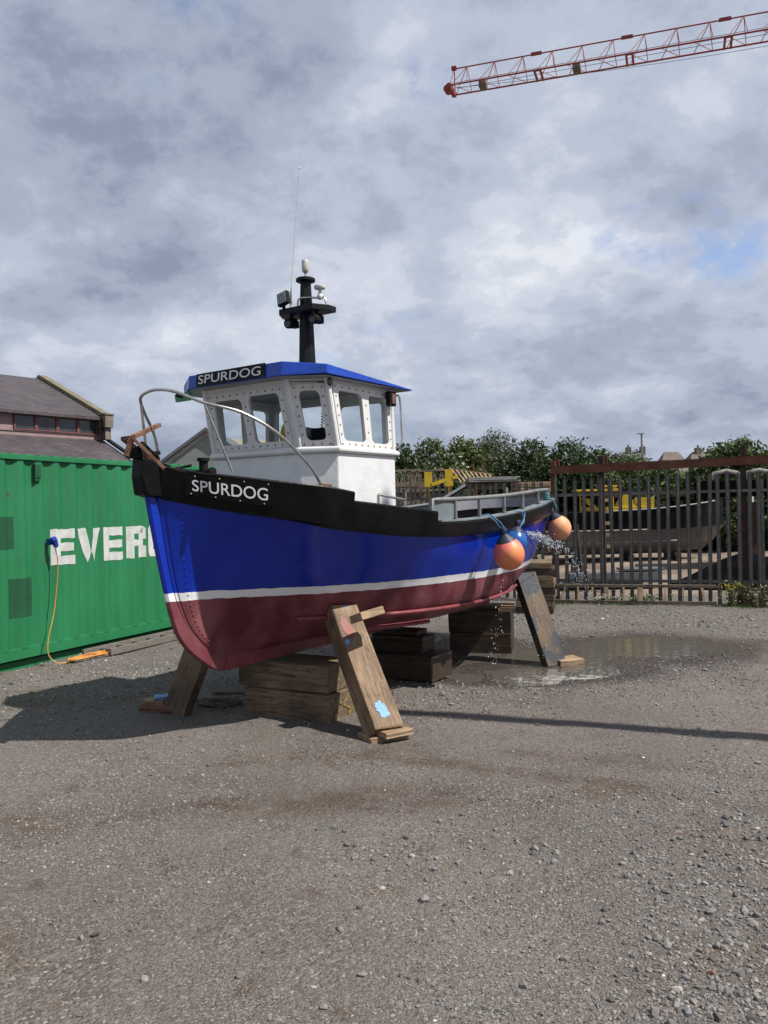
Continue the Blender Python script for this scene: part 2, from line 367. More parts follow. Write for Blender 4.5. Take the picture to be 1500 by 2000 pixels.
ii = (np.arange(ny-1)[:, None]*nx+np.arange(nx-1)[None, :]).ravel()
Fc = np.stack([ii, ii+1, ii+nx+1, ii+nx], 1)
wet = np.clip((basin(X, Y)+.16*(vnoise(X, Y, 1.6, 8)-.5)+.10*(vnoise(X, Y, 5, 9)-.5)-.07)/.24, 0, 1).ravel()
def seg(x, y, a, c, wd):
    a = np.array(a); c = np.array(c); d_ = c-a; t_ = np.clip(((x-a[0])*d_[0]+(y-a[1])*d_[1])/(d_@d_), 0, 1); return np.exp(-(((x-a[0]-t_*d_[0])**2+(y-a[1]-t_*d_[1])**2)/wd**2))
stain = .9*seg(X, Y, (-.1, 6.05), (2.3, 4.75), .10)+.75*seg(X, Y, (.9, 6.0), (3.6, 4.95), .12)+.8*seg(X, Y, (-2.3, 4.85), (.4, 5.15), .24)+.7*seg(X, Y, (-1.2, 5.9), (.2, 6.1), .16)+.5*seg(X, Y, (.8, 4.9), (1.5, 5.2), .2)+.6*seg(X, Y, (-4, 7.8), (-2.2, 8.2), .25)+.5*seg(X, Y, (1, 3.1), (2, 3.3), .2)
stain = np.clip(stain*.75*(.25+1.5*vnoise(X, Y, 4.5, 31)*vnoise(X, Y, 11, 32)*2), 0, 1).ravel()
side = np.clip(((X*.36+Y*.933)-16.9)/.5, 0, 1).ravel()
mg = bpy.data.materials.new('compacted_grit'); mg.use_nodes = True; t = mg.node_tree; n = t.nodes; l = t.links; b = n['Principled BSDF']
geo = n.new('ShaderNodeNewGeometry')
def tn(kind, scale, out=0, **k):
    q = n.new(kind); q.inputs['Scale'].default_value = scale
    for a, c in k.items(): q.inputs[a].default_value = c
    l.new(geo.outputs['Position'], q.inputs['Vector']); return q.outputs[out]
def rp(fac, stops):
    r = n.new('ShaderNodeValToRGB'); l.new(fac, r.inputs[0])
    while len(r.color_ramp.elements) < len(stops): r.color_ramp.elements.new(.5)
    for e, (p, c) in zip(r.color_ramp.elements, stops): e.position = p; e.color = (*c, 1)
    return r.outputs[0]
def mixc(f, a, c, bt='MIX'):
    q = n.new('ShaderNodeMix'); q.data_type = 'RGBA'; q.blend_type = bt
    for i, v_ in ((0, f), (6, a), (7, c)):
        if isinstance(v_, (int, float)): q.inputs[i].default_value = v_
        elif isinstance(v_, tuple): q.inputs[i].default_value = (*v_, 1)
        else: l.new(v_, q.inputs[i])
    return q.outputs[2]
vor = n.new('ShaderNodeTexVoronoi'); vor.inputs['Scale'].default_value = 150; vor.inputs['Randomness'].default_value = 1; l.new(geo.outputs['Position'], vor.inputs['Vector'])
vor2 = n.new('ShaderNodeTexVoronoi'); vor2.inputs['Scale'].default_value = 80; l.new(geo.outputs['Position'], vor2.inputs['Vector'])
sepc = n.new('ShaderNodeSeparateColor'); l.new(vor.outputs['Color'], sepc.inputs[0])
sepc2 = n.new('ShaderNodeSeparateColor'); l.new(vor2.outputs['Color'], sepc2.inputs[0])
grain = rp(sepc.outputs[0], [(0, (.066, .058, .056)), (.35, (.112, .101, .096)), (.7, (.155, .143, .134)), (.93, (.22, .205, .19)), (1, (.34, .325, .30))])
grain2 = rp(sepc2.outputs[1], [(0, (.072, .066, .063)), (.5, (.132, .122, .115)), (.9, (.175, .163, .153)), (1, (.31, .29, .27))])
pz = tn('ShaderNodeTexNoise', 1.1, Detail=6)
col = mixc(rp(pz, [(.42, (0, 0, 0)), (.58, (1, 1, 1))]), grain, grain2)
col = mixc(1.0, col, rp(tn('ShaderNodeTexNoise', .42, Detail=8, Roughness=.6), [(.35, (.80, .78, .77)), (.6, (1.08, 1.06, 1.03))]), 'MULTIPLY')
brown = tn('ShaderNodeTexNoise', .75, Detail=9, Roughness=.66, Distortion=.3)
col = mixc(rp(brown, [(.555, (0, 0, 0)), (.68, (.75, .75, .75))]), col, mixc(1.0, col, (.78, .60, .44), 'MULTIPLY'))
pt = tn('ShaderNodeTexNoise', 3.2, Detail=7, Roughness=.6)
col = mixc(rp(pt, [(.60, (0, 0, 0)), (.68, (.7, .7, .7))]), col, mixc(1.0, col, (.62, .46, .36), 'MULTIPLY'))
col = mixc(1.0, col, (.86, .835, .81), 'MULTIPLY')
a3 = n.new('ShaderNodeAttribute'); a3.attribute_name = 'stain'
col = mixc(a3.outputs['Fac'], col, mixc(1.0, col, (.68, .56, .47), 'MULTIPLY'))
a1 = n.new('ShaderNodeAttribute'); a1.attribute_name = 'side'
col = mixc(a1.outputs['Fac'], col, rp(tn('ShaderNodeTexNoise', 1.3, Detail=8), [(.35, (.13, .095, .07)), (.65, (.24, .19, .15))]))
a2 = n.new('ShaderNodeAttribute'); a2.attribute_name = 'wet'
col = mixc(a2.outputs['Fac'], col, mixc(1.0, col, (.42, .36, .31), 'MULTIPLY'))
l.new(col, b.inputs['Base Color'])
mr = n.new('ShaderNodeMapRange'); mr.inputs[3].default_value = .85; mr.inputs[4].default_value = .42; l.new(a2.outputs['Fac'], mr.inputs[0]); l.new(mr.outputs[0], b.inputs['Roughness'])
b.inputs['Specular IOR Level'].default_value = .35
bp = n.new('ShaderNodeBump'); bp.inputs['Strength'].default_value = .75; bp.inputs['Distance'].default_value = .005; l.new(vor.outputs['Distance'], bp.inputs['Height']); bp.invert = True
bp2 = n.new('ShaderNodeBump'); bp2.inputs['Strength'].default_value = .65; bp2.inputs['Distance'].default_value = .008; bp2.invert = True; l.new(vor2.outputs['Distance'], bp2.inputs['Height']); l.new(bp.outputs[0], bp2.inputs['Normal'])
nb = n.new('ShaderNodeTexNoise'); nb.inputs['Scale'].default_value = 17; nb.inputs['Detail'].default_value = 6; l.new(geo.outputs['Position'], nb.inputs['Vector'])
bp3 = n.new('ShaderNodeBump'); bp3.inputs['Strength'].default_value = .6; bp3.inputs['Distance'].default_value = .02; l.new(nb.outputs['Fac'], bp3.inputs['Height']); l.new(bp2.outputs[0], bp3.inputs['Normal'])
l.new(bp3.outputs[0], b.inputs['Normal'])
g = fast_mesh('ground', V, Fc, mg, True, {'wet': ('POINT', wet), 'side': ('POINT', side), 'stain': ('POINT', stain)})
tag(g, kind='structure')

# water of the puddle
mw = bpy.data.materials.new('muddy_water'); mw.use_nodes = True; t = mw.node_tree; n = t.nodes; l = t.links; b = n['Principled BSDF']
b.inputs['Base Color'].default_value = (.080, .073, .063, 1); b.inputs['Roughness'].default_value = .04; b.inputs['IOR'].default_value = 1.33
geo = n.new('ShaderNodeNewGeometry')
q = n.new('ShaderNodeTexNoise'); q.inputs['Scale'].default_value = 9; q.inputs['Detail'].default_value = 3; l.new(geo.outputs['Position'], q.inputs['Vector'])
bp = n.new('ShaderNodeBump'); bp.inputs['Strength'].default_value = .22; bp.inputs['Distance'].default_value = .012; l.new(q.outputs['Fac'], bp.inputs['Height']); l.new(bp.outputs[0], b.inputs['Normal'])
fa_ = n.new('ShaderNodeVectorMath'); fa_.operation = 'SUBTRACT'; l.new(geo.outputs['Position'], fa_.inputs[0]); fa_.inputs[1].default_value = (2.05, 8.62, WATER_Z)
fm_ = n.new('ShaderNodeVectorMath'); fm_.operation = 'MULTIPLY'; l.new(fa_.outputs[0], fm_.inputs[0]); fm_.inputs[1].default_value = (1/.85, 1/.38, 0)
fl_n = n.new('ShaderNodeVectorMath'); fl_n.operation = 'LENGTH'; l.new(fm_.outputs[0], fl_n.inputs[0])
fn = n.new('ShaderNodeTexNoise'); fn.inputs['Scale'].default_value = 5; fn.inputs['Detail'].default_value = 9; fn.inputs['Roughness'].default_value = .75; fn.inputs['Distortion'].default_value = 1.2; l.new(geo.outputs['Position'], fn.inputs['Vector'])
f1 = n.new('ShaderNodeMath'); f1.operation = 'MULTIPLY_ADD'; l.new(fl_n.outputs['Value'], f1.inputs[0]); f1.inputs[1].default_value = -.16; l.new(fn.outputs['Fac'], f1.inputs[2])
fr2 = n.new('ShaderNodeValToRGB'); fr2.color_ramp.elements[0].position = .40; fr2.color_ramp.elements[1].position = .52; l.new(f1.outputs[0], fr2.inputs[0])
fx = n.new('ShaderNodeMix'); fx.data_type = 'RGBA'; l.new(fr2.outputs[0], fx.inputs[0]); fx.inputs[6].default_value = (.080, .073, .063, 1); fx.inputs[7].default_value = (.42, .38, .33, 1); l.new(fx.outputs[2], b.inputs['Base Color'])
fy = n.new('ShaderNodeMapRange'); fy.inputs[3].default_value = .04; fy.inputs[4].default_value = .6; l.new(fr2.outputs[0], fy.inputs[0]); l.new(fy.outputs[0], b.inputs['Roughness'])
pw = MB(); pw.add([(-1.5, 7.2, WATER_Z), (6.2, 7.2, WATER_Z), (6.2, 12.8, WATER_Z), (-1.5, 12.8, WATER_Z)], [(0, 1, 2, 3)])
# keep the sheet only where the basin is: cut to an outline of the basin
ang = np.linspace(0, 2*math.pi, 96, endpoint=False)
def water_sheet():
    xs = np.arange(-.6, 5.9, .08); ys = np.arange(7.3, 12.6, .08); v = []; f = []; ix = {}
    for i, x in enumerate(xs):
        for j, y in enumerate(ys):
            if gh(x+.04, y+.04) < WATER_Z+.012:
                q4 = []
                for a, c in ((0, 0), (1, 0), (1, 1), (0, 1)):
                    k = (i+a, j+c)
                    if k not in ix: ix[k] = len(v); v.append((x+a*.08, y+c*.08, WATER_Z))
                    q4.append(ix[k])
                f.append(tuple(q4))
    m = MB(); m.add(v, f); return m
o = water_sheet().build('puddle', mw, recalc=False); tag(o, kind='structure')

# loose stones
def stones(name, pos, size, cols, label, squash=.6):
    nS = len(pos); phi = (1+5**.5)/2
    ico = np.array([(-1, phi, 0), (1, phi, 0), (-1, -phi, 0), (1, -phi, 0), (0, -1, phi), (0, 1, phi), (0, -1, -phi), (0, 1, -phi), (phi, 0, -1), (phi, 0, 1), (-phi, 0, -1), (-phi, 0, 1)], float); ico /= np.linalg.norm(ico[0])
    tri = np.array([(0, 11, 5), (0, 5, 1), (0, 1, 7), (0, 7, 10), (0, 10, 11), (1, 5, 9), (5, 11, 4), (11, 10, 2), (10, 7, 6), (7, 1, 8), (3, 9, 4), (3, 4, 2), (3, 2, 6), (3, 6, 8), (3, 8, 9), (4, 9, 5), (2, 4, 11), (6, 2, 10), (8, 6, 7), (9, 8, 1)])
    A = ico[None]*(1+rng.uniform(-.28, .28, (nS, 12, 1)))
    sc = np.stack([rng.uniform(.75, 1.35, nS), rng.uniform(.6, 1.0, nS), rng.uniform(.35, .8, nS)*squash/.6], 1)
    A = A*sc[:, None]*size[:, None, None]
    th = rng.uniform(0, 2*math.pi, nS); c, s = np.cos(th), np.sin(th); tl = rng.normal(0, .3, nS)
    x, y, z = A[..., 0], A[..., 1], A[..., 2]
    y, z = y*np.cos(tl)[:, None]-z*np.sin(tl)[:, None], y*np.sin(tl)[:, None]+z*np.cos(tl)[:, None]
    x, y = x*c[:, None]-y*s[:, None], x*s[:, None]+y*c[:, None]
    V = np.stack([x, y, z], -1)+pos[:, None]
    Fc = (tri[None]+np.arange(nS)[:, None, None]*12).reshape(-1, 3)
    cc = np.repeat(cols, 12, 0); cc = np.concatenate([cc, np.ones((len(cc), 1))], 1)
    m = MT.get('stone')
    if m is None:
        m = mat('stone', (.3, .3, .3), .8, bump=.3, bs=120); MT['stone'] = m
        a = m.node_tree.nodes.new('ShaderNodeVertexColor'); a.layer_name = 'col'; m.node_tree.links.new(a.outputs[0], m.node_tree.nodes['Principled BSDF'].inputs['Base Color'])
    o = fast_mesh(name, V.reshape(-1, 3), Fc, m, False, {'col': ('POINT', cc)}); return tag(o, label, 'gravel', kind='stuff')
def stone_cols(k, x, y):
    g_ = np.clip(rng.normal(.140, .042, k), .045, .30); t_ = rng.random(k)
    c = np.stack([g_*1.03, g_*.95, g_*.89], 1)
    c[t_ < .10] *= np.array([.62, .66, .72]); c[(t_ > .10) & (t_ < .20)] *= np.array([.85, .93, 1.0])
    c[(t_ > .2) & (t_ < .235)] *= np.array([1.8, 1.72, 1.6]); c[(t_ > .235) & (t_ < .239)] *= np.array([1.25, .8, .6])
    wt = np.clip((basin(x, y)-.2)/.2, 0, 1); return np.clip(c*(1-.5*wt[:, None]), 0, .75)
def scatter(k, xr, dr, smin, smax, dens):
    out = []
    px = rng.uniform(0, 1, k*3); d = dr[0]*(dr[1]/dr[0])**rng.uniform(0, 1, k*3)
    x = (px*1.16-.58)*d*xr; y = d
    keep = rng.random(k*3) < dens(x, y)
    x, y = x[keep][:k], y[keep][:k]; m = len(x)
    s = smin*(smax/smin)**(rng.random(m)**2.2)
    return x, y, s
def dens_small(x, y):
    q = vnoise(x, y, .8, 21)*.6+vnoise(x, y, 2.4, 22)*.4
    base = np.clip((q-.38)*3.2, .05, 1)
    right = np.clip((x/y-.22)/.15, 0, 1)*np.clip((6.2-y)/1.0, 0, 1)
    band = np.clip(1-np.abs(y+.36*x-13.9)/2.0, 0, 1)
    base = np.maximum(base, np.maximum(right, band))
    smooth_ = np.clip(1-np.abs(y-6.9)/1.4, 0, 1)*.8*(1-np.clip((x-1.8)/1, 0, 1)*0)
    base = base*(1-smooth_)
    return np.where(gh(x, y) < WATER_Z+.002, .03, base)
x, y, s = scatter(90000, 1.0, (2.6, 16.5), .0028, .014, dens_small)
s = s*np.clip(y/6, .75, 1.6)
o = stones('gravel', np.stack([x, y, gh(x, y)+s*.12], 1), s, stone_cols(len(x), x, y), 'loose grey gravel strewn over the yard')
def dens_big(x, y):
    right = np.clip((x/y-.24)/.12, 0, 1)*np.clip((5.4-y)/.8, 0, 1)
    mid = np.exp(-((x-.2)/.6)**2-((y-4.3)/.5)**2)*.5+np.exp(-((x-.45)/.5)**2-((y-8.0)/.7)**2)*.9
    band = np.clip(1-np.abs(y+.36*x-14.3)/1.6, 0, 1)*.9
    v = np.maximum(.035, np.maximum(np.maximum(right, mid), band)); return np.where(gh(x, y) < WATER_Z, .01, v)
x, y, s = scatter(5200, 1.0, (2.6, 16.0), .009, .03, dens_big)
s = s*np.clip(y/7, .8, 1.4)
stones('gravel', np.stack([x, y, gh(x, y)+s*.18], 1), s, stone_cols(len(x), x, y)*1.08, 'larger grey stones lying among the yard gravel', .75)

# ================================================================== THE BOAT
TH = R(34.3); BO = (-1.34, 6.82, 0.0)
boat = empty('fishing_boat', BO, math.pi/2-TH, 'blue and red fishing boat with white wheelhouse and black mast standing on timber blocks', 'fishing boat')
def B(t, w_, z): return Vector((t, -w_, z))                 # boat frame: t aft, w to port, z up
AX = Vector((math.sin(TH), math.cos(TH), 0)); PX = Vector((math.cos(TH), -math.sin(TH), 0))
def BW(t, w_, z): return Vector(BO)+AX*t+PX*w_+Vector((0, 0, z))
FR = [0, .3, .65, 1]
st_t = [.5, 1.0, 1.7, 2.5, 3.3, 4.0, 4.7]
stem_t = [-.08, -.20, -.33, -.45, -.56, -.64, -.71]
end_t = [5.0, 5.12, 5.25, 5.38, 5.55, 5.72, 5.85]
LW = [[.035]*13,
 [.035, .06, .12, .22, .36, .48, .50, .43, .30, .17, .10, .06, .035],
 [.035, .08, .17, .31, .52, .73, .80, .73, .56, .33, .17, .09, .035],
 [.035, .11, .25, .45, .69, .90, .98, .92, .75, .50, .27, .14, .035],
 [.035, .17, .37, .62, .85, 1.01, 1.07, 1.02, .88, .66, .42, .24, .035],
 [.035, .28, .57, .81, 1.00, 1.12, 1.16, 1.11, .99, .79, .57, .38, .035],
 [.035, .45, .83, 1.00, 1.12, 1.19, 1.20, 1.15, 1.05, .88, .69, .47, .035]]
LZ = [[.62, .62, .62, .62, .62, .63, .65, .68, .74, .83, .91, .94, .95],
 [.69, .70, .70, .69, .68, .67, .68, .71, .77, .87, .95, .98, 1.0],
 [.79, .80, .80, .78, .76, .74, .74, .76, .82, .92, 1.0, 1.03, 1.05],
 [.93, .93, .93, .92, .90, .88, .87, .88, .91, .98, 1.05, 1.08, 1.10],
 [1.165, 1.16, 1.15, 1.145, 1.14, 1.135, 1.13, 1.13, 1.13, 1.14, 1.15, 1.155, 1.16],
 [1.50, 1.47, 1.44, 1.41, 1.385, 1.37, 1.37, 1.38, 1.41, 1.45, 1.49, 1.51, 1.52],
 [1.93, 1.82, 1.73, 1.66, 1.60, 1.565, 1.57, 1.61, 1.66, 1.70, 1.73, 1.755, 1.77]]
def level(i):
    P = []
    for k in range(13):
        if k < 3: t = stem_t[i]+(0.5-stem_t[i])*FR[k]
        elif k < 10: t = st_t[k-3]
        else: t = 4.7+(end_t[i]-4.7)*(.55, .88, 1.0)[k-10]
        P.append((t, LW[i][k], LZ[i][k]))
    return P
NS = 10
LV = [catmull(level(i), NS) for i in range(7)]
nst = len(LV[0])
sec = []
for s_ in range(nst): sec.append(catmull([LV[i][s_] for i in range(7)], 6))
sec = np.array(sec)                                       # station, level, (t,w,z)
sec[..., 1] = np.maximum(sec[..., 1], .034)
nl = sec.shape[1]
wl = sec[:, 24, 2]                                         # waterline height per station
def hull_mesh():
    V = []; rel = []; Fc = []
    for sgn in (1, -1):
        b0 = len(V)
        for s_ in range(nst):
            for j in range(nl):
                t, w_, z = sec[s_, j]; V.append((t, -w_*sgn, z)); rel.append(z-wl[s_])
        for s_ in range(nst-1):
            for j in range(nl-1):
                a = b0+s_*nl+j; q = (a, a+1, a+nl+1, a+nl); Fc.append(q if sgn > 0 else q[::-1])
    return np.array(V), np.array(Fc), np.array(rel)
def hull_paint(name):
    m = bpy.data.materials.new(name); m.use_nodes = True; t = m.node_tree; n = t.nodes; l = t.links; b = n['Principled BSDF']
    a = n.new('ShaderNodeAttribute'); a.attribute_name = 'rel'
    tc = n.new('ShaderNodeTexCoord'); q = n.new('ShaderNodeTexNoise'); q.inputs['Scale'].default_value = 9; q.inputs['Detail'].default_value = 5; l.new(tc.outputs['Object'], q.inputs['Vector'])
    q2 = n.new('ShaderNodeTexNoise'); q2.inputs['Scale'].default_value = 3; q2.inputs['Detail'].default_value = 7; mp = n.new('ShaderNodeMapping'); mp.inputs['Scale'].default_value = (1, 1, .45); l.new(tc.outputs['Object'], mp.inputs[0]); l.new(mp.outputs[0], q2.inputs['Vector'])
    s = n.new('ShaderNodeMath'); s.operation = 'MULTIPLY_ADD'; l.new(q.outputs['Fac'], s.inputs[0]); s.inputs[1].default_value = .018; l.new(a.outputs['Fac'], s.inputs[2])
    def step(lo, hi):
        mr = n.new('ShaderNodeMapRange'); mr.inputs[1].default_value = lo; mr.inputs[2].default_value = hi; l.new(s.outputs[0], mr.inputs[0]); return mr.outputs[0]
    def rmp(c1, c2, lo=.35, hi=.65, f=q2):
        r = n.new('ShaderNodeValToRGB'); r.color_ramp.elements[0].position = lo; r.color_ramp.elements[1].position = hi; r.color_ramp.elements[0].color = (*c1, 1); r.color_ramp.elements[1].color = (*c2, 1); l.new(f.outputs['Fac'], r.inputs[0]); return r.outputs[0]
    m1 = n.new('ShaderNodeMix'); m1.data_type = 'RGBA'; l.new(step(-.0275, -.0245), m1.inputs[0]); l.new(rmp((.095, .011, .021), (.215, .072, .082), .38, .66), m1.inputs[6]); l.new(rmp((.66, .67, .68), (.76, .76, .77)), m1.inputs[7])
    m2 = n.new('ShaderNodeMix'); m2.data_type = 'RGBA'; l.new(step(.0375, .0405), m2.inputs[0]); l.new(m1.outputs[2], m2.inputs[6]); l.new(rmp((.0018, .020, .27), (.0025, .026, .33)), m2.inputs[7])
    l.new(m2.outputs[2], b.inputs['Base Color'])
    mr = n.new('ShaderNodeMapRange'); mr.inputs[1].default_value = -.03; mr.inputs[2].default_value = .04; mr.inputs[3].default_value = .5; mr.inputs[4].default_value = .17; b.inputs['Specular IOR Level'].default_value = .4; l.new(s.outputs[0], mr.inputs[0]); l.new(mr.outputs[0], b.inputs['Roughness'])
    nb = n.new('ShaderNodeTexNoise'); nb.inputs['Scale'].default_value = 7; nb.inputs['Detail'].default_value = 4; mp3 = n.new('ShaderNodeMapping'); mp3.inputs['Scale'].default_value = (.5, .5, 1.8); l.new(tc.outputs['Object'], mp3.inputs[0]); l.new(mp3.outputs[0], nb.inputs['Vector'])
    nb2 = n.new('ShaderNodeTexNoise'); nb2.inputs['Scale'].default_value = 60; nb2.inputs['Detail'].default_value = 3; l.new(tc.outputs['Object'], nb2.inputs['Vector'])
    bp = n.new('ShaderNodeBump'); bp.inputs['Strength'].default_value = .12; bp.inputs['Distance'].default_value = .03; l.new(nb.outputs['Fac'], bp.inputs['Height'])
    bp2 = n.new('ShaderNodeBump'); bp2.inputs['Strength'].default_value = .12; bp2.inputs['Distance'].default_value = .004; l.new(nb2.outputs['Fac'], bp2.inputs['Height']); l.new(bp.outputs[0], bp2.inputs['Normal']); l.new(bp2.outputs[0], b.inputs['Normal'])
    return m
MT['hull'] = hull_paint('hull_paint')
V, Fc, rel = hull_mesh()
hull = fast_mesh('hull', V, Fc, MT['hull'], True, {'rel': ('POINT', rel)}); hull.parent = boat

# stem bar: front profile and rabbet
prof = [(-.89, 1.965), (-.80, 1.94), (-.72, 1.55), (-.63, 1.16), (-.585, 1.0), (-.53, .86), (-.42, .72), (-.24, .58), (-.14, .525), (-.03, .50), (.25, .50)]
prof = catmull([(a, 0, c) for a, c in prof[1:]], 6)
inn = [(-.69, 1.94), (-.62, 1.55), (-.53, 1.16), (-.49, 1.0), (-.44, .86), (-.34, .76), (-.18, .68), (-.08, .65), (.02, .63), (.25, .63)]
inn = catmull([(a, 0, c) for a, c in inn], 6)
V = []; rel = []; Fc = []; m_ = len(prof)
for i in range(m_):
    a, c = prof[i], inn[i]; d = np.array(a)-np.array(c); d /= np.linalg.norm(d); c = (c[0]-d[0]*.05, 0, c[2]-d[2]*.05)
    ring = [(a[0]+d[0]*-.012, .026, a[2]-d[2]*.012), (c[0], .036, c[2]), (c[0], -.036, c[2]), (a[0]-d[0]*.012, -.026, a[2]-d[2]*.012), (a[0], -.012, a[2]), (a[0], .012, a[2])]
    V += ring; rel += [r[2]-1.165 for r in ring]
for i in range(m_-1):
    for k in range(6): Fc.append((i*6+k, i*6+(k+1) % 6, (i+1)*6+(k+1) % 6, (i+1)*6+k))
st = fast_mesh('stem', np.array(V), np.array(Fc), MT['hull'], False, {'rel': ('POINT', np.array(rel))}); st.parent = boat
st.data.shade_smooth(); st.data.set_sharp_from_angle(angle=R(30))
# riveted flange along the stem
rb = MB(); fl = MB(); acc = 0
dn = catmull(sec[3], 3); last = dn[0]
for i in range(1, len(dn)):
    acc += np.linalg.norm(dn[i]-last); last = dn[i]
    if acc > .042:
        acc = 0
        for sg in (1, -1): rb.ball((last[0]-.004, sg*(last[1]+.010), last[2]), .0085, 8)
for sg in (1, -1):
    q0 = [Vector((p[0]-.006, sg*(p[1]+.004), p[2])) for p in sec[1]]; q1 = [Vector((p[0]-.008, sg*(p[1]+.009), p[2])) for p in sec[2]]; q2 = [Vector((p[0]-.008, sg*(p[1]+.009), p[2])) for p in sec[4]]; q3 = [Vector((p[0], sg*(p[1]-.002), p[2])) for p in sec[5]]
    k = len(q0); fl.add(q0+q1+q2+q3, [(r*k+i, r*k+i+1, (r+1)*k+i+1, (r+1)*k+i) for r in range(3) for i in range(k-1)])
def rel_attr(o, zref=1.165):
    a = o.data.attributes.new('rel', 'FLOAT', 'POINT'); co = np.empty(len(o.data.vertices)*3, np.float32); o.data.vertices.foreach_get('co', co); a.data.foreach_set('value', co[2::3]-zref)
fl.add(rb.v, rb.f)
o = fl.build('stem_flange', 'hull', boat, smooth=True, recalc=False); rel_attr(o)

# keel, skeg, rudder
kb = MB()
kp = [(-.05, .505), (4.7, .545), (4.78, .60), (4.72, .86), (4.0, .78), (3.0, .70), (1.5, .66), (.0, .66)]
kb.prism(kp, -.035, .035, lambda x, y, z: Vector((x, z, y))); o = kb.build('keel', 'redpaint', boat, bevel=.006)
rd = MB(); rd.prism([(4.95, .72), (5.28, .70), (5.36, 1.02), (5.02, 1.10)], -.02, .02, lambda x, y, z: Vector((x, z, y))); rd.build('rudder', 'redpaint', boat, bevel=.006)
sh = MB(); sh.bar((4.70, 0, .60), (5.15, 0, .66), .07, .05); sh.bar((4.72, 0, .58), (4.72, 0, .80), .05, .05); sh.cyl((4.5, 0, .80), (4.86, 0, .76), .03); sh.build('sternpost_shoe', 'redpaint', boat, bevel=.004)

# interpolators on the topside line
TOPL = LV[6]
def w_top(t): return float(np.interp(t, TOPL[:, 0], TOPL[:, 1]))+.03
def z_bb(t): return float(np.interp(t, TOPL[:, 0], TOPL[:, 2]))
def z_top(t):
    if t <= .44: return float(np.interp(t, [-.9, -.72, -.58, -.1, .2, .44], [2.24, 2.19, 2.13, 2.045, 2.0, 1.955]))
    if t <= 1.45: return float(np.interp(t, [.44, .88, 1.45], [1.885, 1.835, 1.78]))
    return float(np.interp(t, [1.45, 1.87, 2.5, 3.35, 4.0, 4.7, 5.5, 5.9], [1.68, 1.68, 1.70, 1.75, 1.80, 1.86, 1.92, 1.94]))
def flare(t): return float(np.interp(t, [-.7, 0, .5, 1.2, 5.9], [.03, .05, .045, .03, .02]))
# centre curve as samples from the port stem round to the stern
cur = TOPL[:, :2].copy()
ts_ = sorted(set(list(np.linspace(-.705, 5.0, 190))+[.4399, .4401, 1.4499, 1.4501]))
pts_c = [(t, w_top(t)) for t in ts_]
tail = catmull([(5.0, w_top(5.0), 0), (5.3, w_top(5.3), 0), (5.58, w_top(5.58)*.92, 0), (5.79, .33, 0), (5.875, 0, 0)], 10)[1:]
pts_c += [(p[0], max(p[1], 0)) for p in tail]
# half shell for each side; inner face offset
def bulwark(sgn):
    V = []; Fc = []
    P = np.array(pts_c); T = np.gradient(P, axis=0); T /= np.linalg.norm(T, axis=1)[:, None]+1e-9; Nn = np.stack([-T[:, 1], T[:, 0]], 1)
    for i, (t, w_) in enumerate(P):
        nx_, ny_ = Nn[i]
        zb, zt = z_bb(t)-.015, z_top(t); fl_ = flare(t)*(zt-zb)/.3
        th = .055
        def q(off, z, f): return (t+nx_*(off+f), -sgn*max(w_+ny_*(off+f), 0.0 if w_ < .1 and t > 5 else .03), z)
        V += [q(-.028, zb, 0), q(0, zb+.004, 0), q(.004, zb+.02, 0), q(0, zt-.012, fl_), q(-.008, zt, fl_), q(-th+.008, zt, fl_), q(-th, zt-.012, fl_), q(-th, zb-.02, 0)]
    k = 8; m = len(P)
    for i in range(m-1):
        for j in range(k):
            a = (i*k+j, i*k+(j+1) % k, (i+1)*k+(j+1) % k, (i+1)*k+j); Fc.append(a if sgn < 0 else a[::-1])
    mb = MB(); mb.add(V, Fc); mb.add([V[j] for j in range(8)], [tuple(range(8))]); return mb
bb_ = MB(); 
for sg in (1, -1):
    q = bulwark(sg); bb_.add(q.v, q.f)
bul = bb_.build('bulwark', 'black', boat, smooth=True, auto=35)
# black stem head block
shd = MB(); pl = [(-.86, 1.955), (-.88, 2.09), (-.865, 2.235), (-.62, 2.18), (-.60, 1.93), (-.78, 1.935)]
shd.prism(pl, -.06, .06, lambda x, y, z: Vector((x, z*(1.5 if x > -.7 else 1), y)))
shd.build('stem_head', 'black', boat, bevel=.012)
# stern cap rail, painted grey, on the after bulwark
def cap(t0, t1, sgn, wd, zoff, th, name, m):
    mb = MB(); V = []; Fc = []; P = [p for p in pts_c if t0 <= p[0] <= t1]
    for (t, w_) in P:
        z = z_top(t)+zoff
        V += [(t, -sgn*(w_+.012), z), (t, -sgn*(w_+.012), z+th), (t, -sgn*(w_-wd), z+th), (t, -sgn*(w_-wd), z)]
    for i in range(len(P)-1):
        for j in range(4): Fc.append((i*4+j, i*4+(j+1) % 4, (i+1)*4+(j+1) % 4, (i+1)*4+j))
    Fc += [(0, 1, 2, 3), tuple((len(P)-1)*4+j for j in (3, 2, 1, 0))]
    mb.add(V, Fc); return mb.build(name, m, boat, bevel=.003)
for sg in (1, -1): cap(1.47, 5.1, sg, .11, .002, .018, 'cap_rail', 'deckgrey')
